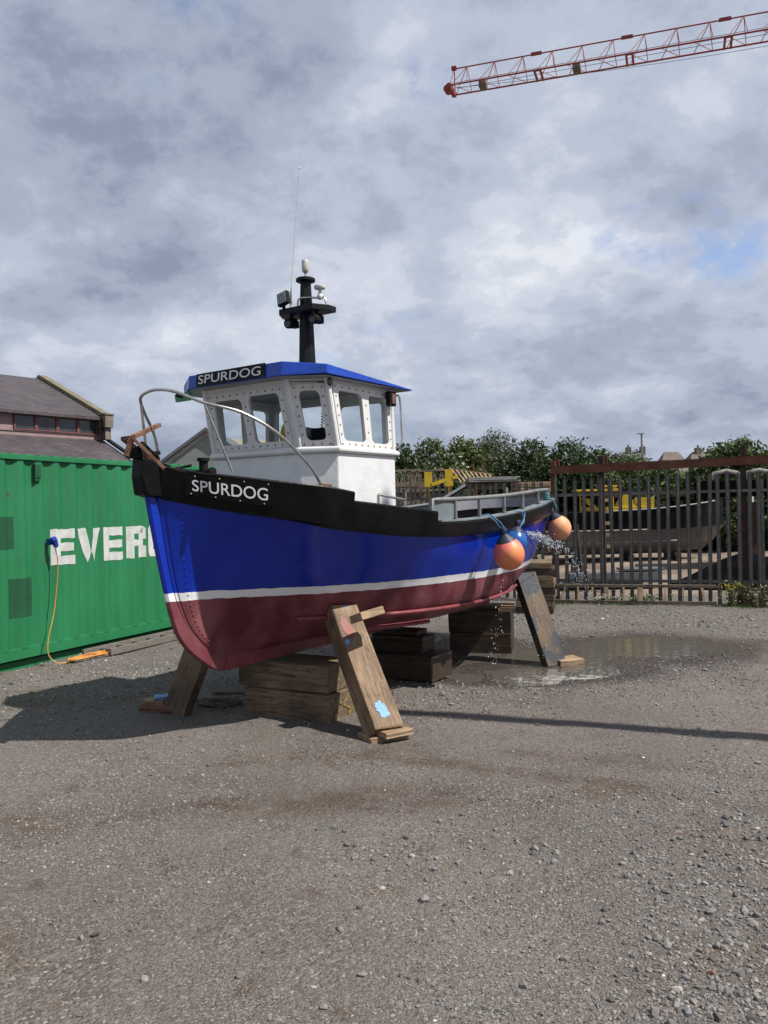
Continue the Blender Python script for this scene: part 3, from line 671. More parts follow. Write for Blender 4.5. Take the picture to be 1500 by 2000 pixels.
# inner lining of the cockpit: grey upper band over black
MIDL = LV[5]
def w_mid(t): return max(float(np.interp(t, MIDL[:, 0], MIDL[:, 1]))-.03, 0)
def lining(hi, lo, m, name):
    V = []; Fc = []; mb = MB()
    for sg in (1, -1):
        P = [p for p in pts_c if p[0] > 1.47]; b0 = len(V)
        for (t, w_) in P:
            k = .062*min(1, max(0, (t-5.3)/.4))
            for (what) in (lo, hi):
                if what == 'floor': V.append((min(t, 5.6)-k, -sg*min(w_mid(t), max(w_-.06, 0)), 1.45))
                else: V.append((t-k, -sg*max(w_-.062, 0), z_top(t)+what))
        for i in range(len(P)-1): Fc.append((b0+2*i, b0+2*i+1, b0+2*i+3, b0+2*i+2))
    mb.add(V, Fc); return mb.build(name, m, boat, recalc=False, smooth=True)
lining(-.002, -.13, 'lightgrey', 'lining'); lining(-.13, 'floor', 'mattblack', 'lining')
# decks
def deck(t0, t1, zf, m, name, inset=.05, mid=False):
    P = [p for p in pts_c if t0 <= p[0] <= t1]; V = []; Fc = []; mb = MB()
    if mid: P = [(t, min(w_, w_mid(t)+.04)) for t, w_ in P]
    for (t, w_) in P: V += [(t, -(w_-inset), zf(t)), (t, 0, zf(t)+.03), (t, (w_-inset), zf(t))]
    for i in range(len(P)-1):
        for j in (0, 1): Fc.append((i*3+j, i*3+j+1, (i+1)*3+j+1, (i+1)*3+j))
    mb.add(V, Fc); return mb.build(name, m, boat)
deck(-.68, 1.45, lambda t: z_bb(t)+.08, 'deckgrey', 'foredeck')
deck(1.45, 5.6, lambda t: 1.45, 'mattblack', 'cockpit_floor', .05, True)
bk = MB(); bk.box((1.46, 0, 1.55), (.04, 2.1, .24)); bk.build('bulkhead', 'lightgrey', boat)
# bilge rail: rubbing strake along the turn of the bilge
br = []
turn = LV[3]
for s_ in range(0, nst):
    if .40 < turn[s_][0] < 5.0: br.append(Vector((turn[s_][0], -(turn[s_][1]+.010), turn[s_][2]-.03)))
for sg in (1, -1):
    m = MB(); m.tube([Vector((p.x, p.y*sg, p.z)) for p in br], .018, 8); m.build('bilge_rail', 'redpaint', boat, smooth=True)
low = sec[:, 14, :]
for sg in (1, -1):
    a = [Vector((p[0], -sg*(p[1]+.02), p[2]-.045)) for p in low if .75 < p[0] < 1.9]
    m = MB()
    for i in range(len(a)-1): m.bar(a[i], a[i+1]+(a[i+1]-a[i])*.1, .05, .025, (0, -sg*.6, .8))
    m.build('bilge_keel', 'redpaint', boat)

# ---------------------------------------------------- name board on the bulwark
P = np.array(pts_c); Tn = np.gradient(P, axis=0); Tn /= np.linalg.norm(Tn, axis=1)[:, None]; Nn = np.stack([-Tn[:, 1], Tn[:, 0]], 1)
arc = np.concatenate([[0], np.cumsum(np.linalg.norm(np.diff(P, axis=0), axis=1))])
def bsurf(s, v, off):
    """arc length s, height above the bulwark foot v (0..1), offset outwards; port side."""
    t = np.interp(s, arc, P[:, 0]); w_ = np.interp(s, arc, P[:, 1]); nx_ = np.interp(s, arc, Nn[:, 0]); ny_ = np.interp(s, arc, Nn[:, 1])
    zb, zt = z_bb(t)-.015, z_top(t); fl_ = flare(t)*(zt-zb)/.3*v
    return Vector((t+nx_*(fl_+off), -(w_+ny_*(fl_+off)), zb+(zt-zb)*v))
def s_of_t(t): return float(np.interp(t, P[:, 0], arc))
def text_mesh(body, size, bold=0.0, ext=.002):
    c = bpy.data.curves.new('txt', 'FONT'); c.body = body; c.size = size; c.offset = bold; c.extrude = ext; c.resolution_u = 6
    o = bpy.data.objects.new('txt', c); COL.objects.link(o); dg = bpy.context.evaluated_depsgraph_get(); me = bpy.data.meshes.new_from_object(o.evaluated_get(dg))
    vs_ = [v.co.copy() for v in me.vertices]; fs = [tuple(p.vertices) for p in me.polygons]
    bpy.data.objects.remove(o); bpy.data.curves.remove(c); bpy.data.meshes.remove(me); return vs_, fs
S0, S1 = s_of_t(-.555), s_of_t(-.17)
bs_ = MB(); nseg = 30; V = []
for i in range(nseg+1):
    s = S0-.045+(S1-S0+.09)*i/nseg
    for v, off in ((.30, .004), (.30, .014), (.90, .014), (.90, .004)): V.append(bsurf(s, v, off))
Fq = [(i*4+j, i*4+(j+1) % 4, (i+1)*4+(j+1) % 4, (i+1)*4+j) for i in range(nseg) for j in range(4)]+[(0, 1, 2, 3), tuple(nseg*4+j for j in (3, 2, 1, 0))]
bs_.add(V, Fq); bs_.use(1)
for i in range(4):
    for v in (.34, .86): bs_.ball(bsurf(S0+(S1-S0)*(i+(.12 if v > .5 else -.06))/3.1, v, .015), .0065, 8)
nbd = bs_.build('name_board', ['board', 'brass'], boat)
vs_, fs = text_mesh('SPURDOG', 1, .005, 0)
x0 = min(v.x for v in vs_); x1 = max(v.x for v in vs_); y1 = .70
m = MB(); m.add([bsurf(S0+(v.x-x0)/(x1-x0)*(S1-S0), .44+.32*(v.y/y1), .0165) for v in vs_], fs); m.build('lettering', 'letter', nbd, recalc=False)
# ---------------------------------------------------- wheelhouse
WC = .05
plan = [(-.70, 1.33), (-.68, .62), (-.50, .36), (.50, .36), (.78, .50), (.78, 1.33)]     # (w, t) from WC
plan = [(a+WC, c) for a, c in plan]
ZL, ZT = 2.33, 2.90
top_dt = [0, -.10, -.13, -.13, -.10, 0]; top_dw = [.02, .02, .02, -.02, -.02, -.02]
wallsP = []
for i in range(6):
    j = (i+1) % 6
    a, c = plan[i], plan[j]
    A0 = B(a[1], a[0], ZL); A1 = B(c[1], c[0], ZL); T0 = B(a[1]+top_dt[i], a[0]+top_dw[i], ZT); T1 = B(c[1]+top_dt[j], c[0]+top_dw[j], ZT)
    wallsP.append((A0, A1, T0, T1))
def wall_frame(Wl, out):
    A0, A1, T0, T1 = Wl; bl = (A1-A0).length
    def fr(x, y, z):
        u = x; v = y
        bot = A0.lerp(A1, u); top = T0.lerp(T1, u); return bot.lerp(top, v)+out*z
    nrm = (A1-A0).cross(T0-A0).normalized()
    return fr, nrm, bl
wh = MB(); frames = []
cen = B(.85, WC, 2.6)
specs = {   # per wall: list of window holes in (u0,v0,u1,v1)
 0: ('side', [(.10, .10, .47, .84), (.56, .10, .92, .84)]),
 1: ('chamfer', [(.24, .10, .76, .80)]),
 2: ('front', [(.09, .12, .44, .80), (.52, .12, .88, .82)]),
 3: ('chamfer', [(.22, .10, .76, .82)]),
 4: ('side', [(.12, .10, .50, .84), (.60, .10, .92, .84)]),
 5: ('back', [(.06, .10, .40, .80), (.50, .10, .94, .86)]),
}
WINS = []
for i, Wl in enumerate(wallsP):
    A0, A1, T0, T1 = Wl
    nrm = (A1-A0).cross(T0-A0).normalized(); mid = (A0+A1+T0+T1)/4
    if nrm.dot(mid-cen) < 0: nrm = -nrm
    bl = (A1-A0).length; hh = (T0-A0).length
    def fr(x, y, z, A0=A0, A1=A1, T0=T0, T1=T1, nrm=nrm, bl=bl, hh=hh): return A0.lerp(A1, x/bl).lerp(T0.lerp(T1, x/bl), y/hh)+nrm*z
    hl = [rrect(u0*bl, v0*hh, u1*bl, v1*hh, .045) for u0, v0, u1, v1 in specs[i][1]]
    outer = [(0, 0), (bl, 0), (bl, hh), (0, hh)]
    wh.plate(outer, hl, .03, lambda x, y, z, fr=fr: fr(x, y, z-.03))
    WINS.append((i, fr, hl, bl, hh))
# trunk below the windows, with a belt ledge
def ring(z, off):
    out = []
    c = Vector((0, 0))
    n_ = len(plan)
    for i in range(n_):
        p0 = Vector(plan[i-1]); p1 = Vector(plan[i]); p2 = Vector(plan[(i+1) % n_])
        e1 = (p1-p0).normalized(); e2 = (p2-p1).normalized(); n1 = Vector((-e1.y, e1.x)); n2 = Vector((-e2.y, e2.x))
        bis = (n1+n2).normalized(); k = off/max(bis.dot(n1), .3); q = p1+bis*k; out.append(B(q.y, q.x, z))
    return out
sgn_ = 1
t_ = ring(0, .1)
area = (t_[2].x < B(plan[2][1], plan[2][0], 0).x)   # outward means further forward for the front corners
if not area: sgn_ = -1
def loft(mb, rings, cap_=True):
    V = [p for r in rings for p in r]; k = len(rings[0]); Fc = []
    for i in range(len(rings)-1):
        for j in range(k): Fc.append((i*k+j, i*k+(j+1) % k, (i+1)*k+(j+1) % k, (i+1)*k+j))
    if cap_: Fc += [tuple(range(k)), tuple((len(rings)-1)*k+j for j in range(k))][::-1]
    mb.add(V, Fc)
tr = MB(); loft(tr, [ring(1.66, sgn_*.012), ring(2.285, sgn_*.012)]); 
tr.build('cabin_trunk', 'white', boat, bevel=.012)
lg = MB(); loft(lg, [ring(2.285, sgn_*.03), ring(2.30, sgn_*.045), ring(2.325, sgn_*.045), ring(2.345, sgn_*.012)]); lg.build('ledge', 'white', boat, bevel=.006)
pp = MB()   # corner posts
for i in range(6):
    a = plan[i]; pp.tube([B(a[1], a[0], ZL), B(a[1]+top_dt[i], a[0]+top_dw[i], ZT)], .026, 10)
wh.add(pp.v, pp.f)
wheelhouse = wh.build('wheelhouse', 'white', boat, smooth=True, auto=30)
for (i, fr, hl, bl, hh) in WINS:
    if i == 5: grp = [hl]
    else: grp = [hl]
    xs = [x for lp in hl for x, y in lp]; ys = [y for lp in hl for x, y in lp]
    m_g = .052
    x0, x1, y0, y1 = max(min(xs)-m_g, .012), min(max(xs)+m_g, bl-.012), min(ys)-m_g, max(ys)+m_g
    fo = rrect(x0, y0, x1, y1, .05)
    hs = []
    for lp in hl:
        cx = sum(x for x, y in lp)/len(lp); cy = sum(y for x, y in lp)/len(lp); hs.append([(cx+(x-cx)*.975, cy+(y-cy)*.985) for x, y in lp])
    m = MB(); m.plate(fo, hs, .007, lambda x, y, z, fr=fr: fr(x, y, z+.001)); wm = m; m = MB(); m2_ = MB()
    for lp in hl:
        xa, xb = min(x for x, y in lp)-.01, max(x for x, y in lp)+.01; ya, yb = min(y for x, y in lp)-.01, max(y for x, y in lp)+.01
        m.add([fr(xa, ya, -.012), fr(xb, ya, -.012), fr(xb, yb, -.012), fr(xa, yb, -.012)], [(0, 1, 2, 3)])
    pane = m; m = wm; m.use(1); d_ = .026
    nxn = max(2, int(round((x1-x0-2*d_)/.085))); nyn = max(2, int(round((y1-y0-2*d_)/.085)))
    pts = [(x0+d_+(x1-x0-2*d_)*a/nxn, yy) for a in range(nxn+1) for yy in (y0+d_, y1-d_)]+[(xx, y0+d_+(y1-y0-2*d_)*a/nyn) for a in range(1, nyn) for xx in (x0+d_, x1-d_)]
    if len(hl) == 2:
        xm = (max(x for x, y in hl[0])+min(x for x, y in hl[1]))/2; pts += [(xm, y0+d_+(y1-y0-2*d_)*a/4) for a in range(1, 4)]
    for (x, y) in pts: m.ball(fr(x, y, .009), .0075, 8)
    wn = m.build('window', ['whiteplate', 'bolt'], boat); pane.build('pane', 'glass', wn, recalc=False)

# roof: thick fascia, corners cut, thin at the after end
rp_w = [(-.84, 1.52), (-.84, .32), (-.52, .08), (.55, .08), (.86, .28), (.88, 1.52)]
rp_w = [(a+WC, c) for a, c in rp_w]
zt_ = [2.905, 2.985, 3.01, 3.01, 2.98, 2.905]; zb_ = [2.895, 2.905, 2.895, 2.895, 2.905, 2.895]
rm = MB(); inset = .12
def rin(p, k): return ((p[0]-WC)*(1-k)+WC, (p[1]-.85)*(1-k)+.85)
V = []
V += [B(c, a, zb_[i]) for i, (a, c) in enumerate(rp_w)]
V += [B(c+(.012 if i in (2, 3) else 0), a*1.0, zt_[i]) for i, (a, c) in enumerate(rp_w)]
V += [B(rin(p, .14)[1], rin(p, .14)[0], zt_[i]+.012) for i, p in enumerate(rp_w)]
Fc = [tuple(range(5, -1, -1))]+[(k*6+i, k*6+(i+1) % 6, (k+1)*6+(i+1) % 6, (k+1)*6+i) for k in (0, 1) for i in range(6)]+[tuple(range(12, 18))]
rm.add(V, Fc); roof = rm.build('roof', 'blue', boat, bevel=.008)
rl = MB(); V = [B(rin(p, .02)[1], rin(p, .02)[0], 2.890) for p in rp_w]+[B(rin(p, .02)[1], rin(p, .02)[0], 2.8945) for p in rp_w]
rl.add(V, [tuple(range(6)), tuple(range(6, 12))]+[(i, (i+1) % 6, 6+(i+1) % 6, 6+i) for i in range(6)]); rl.build('soffit', 'lightgrey', boat)
# name board on the roof front
fa = B(.08, -.55+WC, 2.895); fb = B(.08, .55+WC, 2.895)
def rf(x, y, z): return fa.lerp(fb, x)+Vector((-z+.012*y/.12, 0, y))
m = MB(); x0_, x1_ = .125, .845
m.add([rf(x0_, .005, .003), rf(x1_, .010, .003), rf(x1_, .122, .003), rf(x0_, .115, .003), rf(x0_, .005, .014), rf(x1_, .010, .014), rf(x1_, .122, .014), rf(x0_, .115, .014)], [(0, 3, 2, 1), (4, 5, 6, 7), (0, 1, 5, 4), (1, 2, 6, 5), (2, 3, 7, 6), (3, 0, 4, 7)])
m.use(1)
for x in (.01, .5, .98):
    for y in (.012, .112): m.ball(rf(x0_+(x1_-x0_)*x, y, .014), .005, 6)
nb2 = m.build('name_board', ['board', 'brass'], boat)
xx0 = min(v.x for v in vs_); xx1 = max(v.x for v in vs_)
m = MB(); m.add([rf(x0_+.025+(v.x-xx0)/(xx1-xx0)*(x1_-x0_-.06), .026+.075*(v.y/.70), .0165) for v in vs_], fs); m.build('lettering', 'letter', nb2, recalc=False)
# starboard light board under the roof corner
m = MB(); m.prism([(.0, 0), (.27, 0), (.27, -.075), (.02, -.07)], 0, .018, lambda x, y, z: B(.24-.62*x*0-.15*x-z, -.86+WC+x*.9, 2.892+y)); m.build('light_board', 'green', boat)
m = MB(); m.box(B(.165, -.73+WC, 2.872), (.05, .035, .045)); m.build('side_light', 'rubber', boat)
# deck light on the chamfer, port side light, grab rail
m = MB(); m.cyl(B(.30, .60, 2.865), B(.42, .84, 2.855), .006, 8); m.cyl(B(.20, .58, 2.86), B(.42, .83, 2.865), .004, 8); m.ball(B(.40, .845, 2.855), .028, 12, (1, .8, 1.3)); m.build('horn', 'bolt', boat, smooth=True)
m = MB(); m.box(B(1.26, .865, 2.80), (.10, .05, .13)); pn = m.build('port_light', 'rubber', boat, bevel=.008); m = MB(); m.box(B(1.26, .893, 2.80), (.05, .012, .09)); m.build('lens', 'redwood', pn, bevel=.003)
m = MB(); m.tube(catmull([B(1.34, .84, 2.84), B(1.38, .88, 2.82), B(1.385, .885, 2.6), B(1.39, .885, 2.43), B(1.36, .86, 2.37), B(1.31, .83, 2.375)], 5), .0095, 8); m.build('grab_rail', 'chrome', boat, smooth=True)

# ---------------------------------------------------- mast
mast_t, mast_w = 1.12, .02
m = MB()
def sqring(z, r): return [B(mast_t+r*c, mast_w+r*s, z) for c, s in ((-1, -.45), (-1, .45), (-.45, 1), (.45, 1), (1, .45), (1, -.45), (.45, -1), (-.45, -1))]
loft(m, [sqring(2.95, .082), sqring(3.66, .060), sqring(3.98, .046)])
mast = m.build('mast', 'blackm', boat)
m = MB(); m.prism([(-.16, -.20), (-.02, -.28), (.10, -.28), (.10, .28), (-.02, .28), (-.16, .20)], 3.655, 3.71, lambda x, y, z: B(mast_t+x, mast_w+y, z)); m.build('crosstree', 'blackm', mast, bevel=.005)
m = MB(); m.lathe([(.075, 0), (.092, .008), (.092, .030), (.085, .036)], B(mast_t, mast_w, 3.965)); m.build('mast_cap', 'blackm', mast, smooth=True)
m = MB(); m.cyl(B(mast_t, mast_w, 4.0), B(mast_t, mast_w, 4.06), .010, 8); m.lathe([(.012, 0), (.026, .012), (.034, .03), (.034, .115), (.028, .125), (.0, .126)], B(mast_t, mast_w, 4.05), n=14); m.build('masthead_light', 'clearlens', mast, smooth=True)
m = MB(); rotf = Matrix.Rotation(R(-12), 3, 'X') @ Matrix.Rotation(R(8), 3, 'Y')
fc = B(mast_t-.16, mast_w-.14, 3.80); m.box(fc, (.045, .125, .125), rotf); m.cyl(fc+Vector((.0, 0, -.06)), fc+Vector((.01, 0, -.11)), .018, 8); fl_ = m.build('flood_light', 'rubber', mast, bevel=.008)
m = MB()
for a in range(4):
    for c in range(4): m.box(fc+rotf @ Vector((-.025, (a-1.5)*.026, (c-1.5)*.026)), (.006, .021, .021), rotf)
m.build('lens', 'lens', fl_)
for w2 in (-.13, .17):
    m = MB(); c = B(mast_t-.06, mast_w+w2, 3.585); m.cyl(c+Vector((-.06, 0, -.01)), c+Vector((.045, 0, .01)), .048, 14); m.bar(c, c+Vector((.0, 0, .09)), .03, .02); m.box(c+Vector((.05, 0, 0)), (.05, .06, .07)); f2 = m.build('flood_light', 'rubber', mast, bevel=.003); m = MB(); m.cyl(c+Vector((-.064, 0, -.01)), c+Vector((-.061, 0, -.01)), .036, 14); m.build('lens', 'darkpane_', f2)
m = MB(); gpos = B(mast_t+.0, mast_w+.17, 3.80); m.lathe([(.022, -.02), (.030, 0), (.024, .02), (.015, .03), (.015, .065), (.05, .075), (.056, .088), (.054, .102), (.03, .112), (.0, .113)], gpos, n=18); m.build('satellite_antenna', 'cream', mast, smooth=True)
m = MB(); m.tube(catmull([B(mast_t-.1, mast_w-.02, 3.71), B(mast_t-.1, mast_w, 3.79), B(mast_t-.04, mast_w+.08, 3.80), B(mast_t, mast_w+.15, 3.795), B(mast_t+.01, mast_w+.21, 3.79), B(mast_t+.02, mast_w+.24, 3.70)], 5), .009, 8); m.build('bracket', 'chrome', mast, smooth=True)
m = MB(); m.box(B(mast_t+.02, mast_w-.07, 3.50), (.03, .03, .13)); m.build('junction_box', 'cream', mast)
m = MB(); m.tube([B(mast_t-.1, mast_w-.10, 3.71), B(mast_t-.1, mast_w-.10, 3.86), B(mast_t-.1, mast_w-.095, 3.9), B(mast_t-.1, mast_w+.04, 5.0)], [.010, .009, .0045, .0028], 8); m.ball(B(mast_t-.1, mast_w+.04, 5.0), .009, 8); m.build('whip_antenna', 'cream', mast, smooth=True)

# ---------------------------------------------------- pulpit rail, bow fittings
pr = [(.23, .87, 2.00), (.20, .865, 2.05), (.10, .84, 2.18), (-.15, .75, 2.41), (-.38, .60, 2.56), (-.58, .42, 2.63), (-.68, .22, 2.72), (-.73, .08, 2.745), (-.745, -.04, 2.73), (-.72, -.13, 2.69), (-.60, -.22, 2.59), (-.45, -.31, 2.47), (-.36, -.37, 2.33), (-.34, -.40, 2.20), (-.335, -.41, 2.08)]
# real pulpits are symmetrical: keep the port half as seen, starboard leg drops inboard of the bulwark
m = MB(); m.tube(catmull([B(*p) for p in pr], 5), .0120, 10)
m.tube([B(-.58, .42, 2.63), B(-.44, .555, 2.12)], .0105, 8); m.tube([B(-.69, -.16, 2.66), B(-.60, -.20, 2.18)], .0105, 8)
m.build('pulpit_rail', 'chrome', boat, smooth=True)
m = MB(); m.box(B(.25, .885, 2.005), (.13, .05, .03)); m.build('rail_foot', 'rust', boat, bevel=.005)
m = MB()
m.bar(B(-.96, .07, 2.375), B(-.60, -.06, 2.50), .035, .03); m.bar(B(-.965, .07, 2.38), B(-.99, .03, 2.235), .035, .035)
m.bar(B(-.965, .07, 2.37), B(-.80, .22, 2.14), .04, .025); m.bar(B(-.96, -.04, 2.37), B(-.42, -.24, 2.17), .04, .025); m.bar(B(-.965, .075, 2.37), B(-.96, -.05, 2.37), .03, .03)
m.build('anchor_bracket', 'rust', boat, bevel=.004)
m = MB(); m.cyl(B(-.90, -.05, 2.27), B(-.90, .09, 2.27), .045, 14); m.bar(B(-.92, .0, 2.25), B(-.64, -.06, 2.28), .09, .03); m.bar(B(-.80, -.04, 2.34), B(-.62, -.06, 2.22), .03, .05); m.build('bow_roller', 'rubber', boat, bevel=.003)
m = MB(); c = B(-.32, .12, 2.03); m.cyl(c, c+Vector((0, 0, .20)), .035, 12); m.cyl(c+Vector((0, 0, .19)), c+Vector((0, 0, .215)), .05, 12); m.cyl(c+Vector((0, -.09, .10)), c+Vector((0, .09, .10)), .022, 10); m.cyl(c+Vector((-.02, -.10, .10)), c+Vector((-.02, -.13, .10)), .035, 10); m.cyl(c+Vector((0, 0, -.2)), c, .045, 12); m.build('mooring_post', 'rubber', boat, smooth=True)
m = MB(); m.tube([B(-.42+.07*math.cos(a*.5), .02+.09*math.sin(a*.5), 2.04+.006*a) for a in range(26)], .012, 6); m.build('rope_coil', 'rubber', boat, smooth=True)

# ---------------------------------------------------- side rails aft
def rail_pts(t0, t1, n, zo, inw):
    return [B(t, w_top(t)-inw, z_top(t)+zo) for t in np.linspace(t0, t1, n)]
for sg in (1,):
    m = MB(); q = [B(1.50, 1.13, 1.885), B(1.9, 1.17, 1.89), B(2.4, 1.18, 1.905), B(2.9, 1.165, 1.925), B(3.5, 1.10, 1.955), B(4.1, 1.01, 1.99), B(4.7, .86, 2.01), B(5.15, .70, 2.02)]
    q = [Vector((a[0], a[1]*sg, a[2])) for a in catmull(q, 5)]
    m.tube([Vector((1.49, q[0].y, 1.70))]+q+[Vector((5.2, q[-1].y*.98, 1.93))], .021, 10)
    for t in (1.86, 2.32, 2.9, 3.5, 4.15, 4.75):
        y = float(np.interp(t, [a.x for a in q], [a.y for a in q])); zt2 = float(np.interp(t, [a.x for a in q], [a.z for a in q])); m.cyl((t, y, z_top(t)), (t, y*.998, zt2), .019, 8); m.box((t, y, z_top(t)+.026), (.07, .05, .012))
    m.build('side_rail', 'galv', boat, smooth=True)
for sg in (1, -1):
    m = MB(); y = -sg
    m.tube([(.72, y*1.075, 1.84), (.72, y*1.075, 1.925), (.735, y*1.08, 1.93), (1.07, y*1.11, 1.885), (1.08, y*1.11, 1.88), (1.08, y*1.11, 1.80)], .012, 8)
    m.build('hand_rail', 'chrome', boat, smooth=True)
# curved grey locker side against the after rail
V = []; m = MB()
for i in range(13):
    a = i/12; t = 1.50+.36*a; w2 = 1.11+.05*a+.015*math.sin(a*3.1); V += [B(t, w2, 1.69), B(t, w2, 1.868), B(t, w2-.02, 1.868), B(t, w2-.02, 1.69)]
m.add(V, [(i*4+j, i*4+(j+1) % 4, (i+1)*4+(j+1) % 4, (i+1)*4+j) for i in range(12) for j in range(4)]+[(0, 1, 2, 3), (51, 50, 49, 48)]); m.build('splash_panel', 'deckgrey', boat, smooth=True)
m = MB(); m.cyl(B(3.8, -.2, 1.86), B(4.0, .12, 2.08), .028, 12); m.build('rod_holder', 'chrome', boat, smooth=True)
m = MB(); m.cyl(B(3.0, -.9, 1.80), B(3.02, -.86, 2.05), .026, 12); m.build('rod_holder', 'chrome', boat, smooth=True)
m = MB(); m.box(B(1.75, .2, 1.76), (.3, .5, .14)); m.build('engine_box', 'mattblack', boat, bevel=.01)

# things lying inside the wheelhouse
m = MB(); m.box(B(.68, .40, 2.40), (.25, .62, .02)); m.build('console_shelf', 'lightgrey', boat)
def lump(name, c, r, sc, mt, label, cat, seed):
    m = MB(); m.ball(BW(*c), r, 20, sc); 
    for i, p in enumerate(m.v):
        q = Vector(p); k = 1+.16*math.sin(q.x*31+seed)*math.sin(q.y*27+seed*2)*math.cos(q.z*35); cc_ = BW(*c); m.v[i] = tuple(cc_+(q-cc_)*k)
    return tag(m.build(name, mt, smooth=True), label, cat)
lump('life_jacket', (.60, .24, 2.49), .10, (1, .5, 1.0), 'flower', 'yellow life jacket on the shelf behind the wheelhouse front window', 'life jacket', 1)
lump('folded_cloth', (.64, .38, 2.47), .11, (1.3, 1.0, .6), 'lightgrey', 'grey crumpled cloth behind the right front window of the wheelhouse', 'cloth', 3)
lump('red_bag', (.66, .43, 2.45), .05, (1, 1, .7), 'redpaint', 'small dark red bag in the corner of the wheelhouse window', 'bag', 5)
rad = empty('radio', BW(.60, .60, 2.46), math.pi/2-TH, 'black boat radio with coiled cord seen through the narrow corner window', 'radio')
m = MB(); m.box((0, 0, 0), (.10, .18, .10)); m.build('housing', 'rubber', rad, bevel=.008); m = MB(); m.box((0.0, -.02, .42), (.08, .14, .07)); m.build('receiver', 'rubber', rad, bevel=.008)
m = MB(); m.tube([(.0+.010*math.cos(a*1.3), -.03+.012*math.sin(a*1.3)+(.04*(a/70)), .40-.35*a/70) for a in range(70)], .004, 5); m.build('coiled_cord', 'rubber', rad)

# ================================================================== SUPPORTS
def block(name, corner, ang, size, mt, label, cat, group=None, z0=None, tilt=0, bevel=.008, warp=.004, seed=0):
    """sleeper lying on the ground: corner = near left corner at its foot, ang = direction of its length (deg)."""
    m = MB(); m.box((size[0]/2, size[1]/2, size[2]/2), size)
    me_o = m.build(name, mt, bevel=bevel)
    r = random.Random(seed)
    for v in me_o.data.vertices: v.co += Vector((r.uniform(-1, 1), r.uniform(-1, 1), r.uniform(-1, 1)))*warp
    z = gh(corner[0], corner[1])-.004 if z0 is None else z0
    me_o.location = (corner[0], corner[1], float(z)); me_o.rotation_euler = (R(tilt), 0, R(ang)); return tag(me_o, label, cat, group)
g1 = 'timber blocks under the keel'
block('timber_block', (-1.30, 7.40), -30, (.93, .46, .24), 'sleeper', 'brown sleeper at the foot of the front keel stack, blotched yellow on its end', 'timber block', g1, seed=1)
ysm = bpy.data.objects['timber_block']; MT['yellowsmear'] = mat('worn_yellow_paint', (.30, .22, .06), .7, col2=(.16, .12, .06), ns=25)
for (ya, za, yb, zb) in ((.06, .05, .30, .20), (.10, .19, .34, .06), (.28, .04, .42, .10)):
    m = MB(); d_ = Vector((0, yb-ya, zb-za)); nrm_ = Vector((0, -d_.z, d_.y)).normalized()*.016; a_ = Vector((.9345, ya, za)); b_ = Vector((.9345, yb, zb)); m.add([a_-nrm_, b_-nrm_*.4, b_+nrm_, a_+nrm_*.6], [(0, 1, 2, 3)]); m.build('paint_patch', 'yellowsmear', ysm, recalc=False)
block('timber_block', (-1.36, 7.47), -28.5, (.97, .44, .235), 'sleeper', 'upper sleeper of the front keel stack with a dark round knot, against the red forefoot', 'timber block', g1, z0=.238, seed=2)
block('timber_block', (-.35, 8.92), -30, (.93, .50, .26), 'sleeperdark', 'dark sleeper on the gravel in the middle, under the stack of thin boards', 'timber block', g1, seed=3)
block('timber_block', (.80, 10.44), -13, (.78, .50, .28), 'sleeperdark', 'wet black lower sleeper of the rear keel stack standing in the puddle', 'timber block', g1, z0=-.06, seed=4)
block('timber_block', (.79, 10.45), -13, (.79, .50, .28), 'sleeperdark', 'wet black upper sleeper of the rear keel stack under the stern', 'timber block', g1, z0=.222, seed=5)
g2 = 'thin boards under the keel'
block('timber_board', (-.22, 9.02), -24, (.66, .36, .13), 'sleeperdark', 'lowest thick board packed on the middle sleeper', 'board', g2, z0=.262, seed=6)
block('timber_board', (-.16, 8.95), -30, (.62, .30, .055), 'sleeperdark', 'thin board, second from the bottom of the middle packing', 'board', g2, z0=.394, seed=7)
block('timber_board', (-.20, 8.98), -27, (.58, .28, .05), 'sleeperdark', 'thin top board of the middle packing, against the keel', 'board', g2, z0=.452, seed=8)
block('timber_board', (1.02, 10.55), -10, (.62, .34, .045), 'plank', 'pale board on top of the rear keel stack', 'board', g2, z0=.504, seed=9)
def prop_(name, foot, head, wdir, wd, th, mt, label, group, bev=.008, seed=0):
    foot = Vector(foot); head = Vector(head); ax = (head-foot); ln = ax.length; ax.normalize()
    wv = Vector(wdir); wv = (wv-ax*wv.dot(ax)).normalized(); nv = ax.cross(wv)
    m = MB(); m.box((ln/2, 0, 0), (ln, wd, th)); o = m.build(name, mt, bevel=bev)
    r = random.Random(seed)
    for v in o.data.vertices: v.co += Vector((r.uniform(-1, 1)*1.5, r.uniform(-1, 1), r.uniform(-1, 1)))*.004
    rot = Matrix((ax, wv, nv)).transposed().to_4x4(); rot.translation = foot; o.matrix_world = rot; return tag(o, label, 'timber prop', group)
g3 = 'slanting props against the hull'
near_prop = prop_('timber_prop', (-.03, 6.43, .05), (-.40, 7.13, .93), (.86, .51, 0), .255, .19, 'prop', 'slanting pale prop nearest the camera, blotched with light blue and red paint', g3, seed=11)
prop_('timber_prop', (-1.93, 7.45, -.01), (-1.50, 7.20, 1.0), (.82, -.55, 0), .26, .10, 'sleeper', 'slanting brown prop in shade below the bow on the left', g3, seed=12)
prop_('timber_prop', (1.93, 9.42, -.04), (1.66, 9.83, 1.00), (.85, .5, 0), .30, .10, 'propwet', 'slanting wet prop with a black smear under the stern', g3, seed=13)
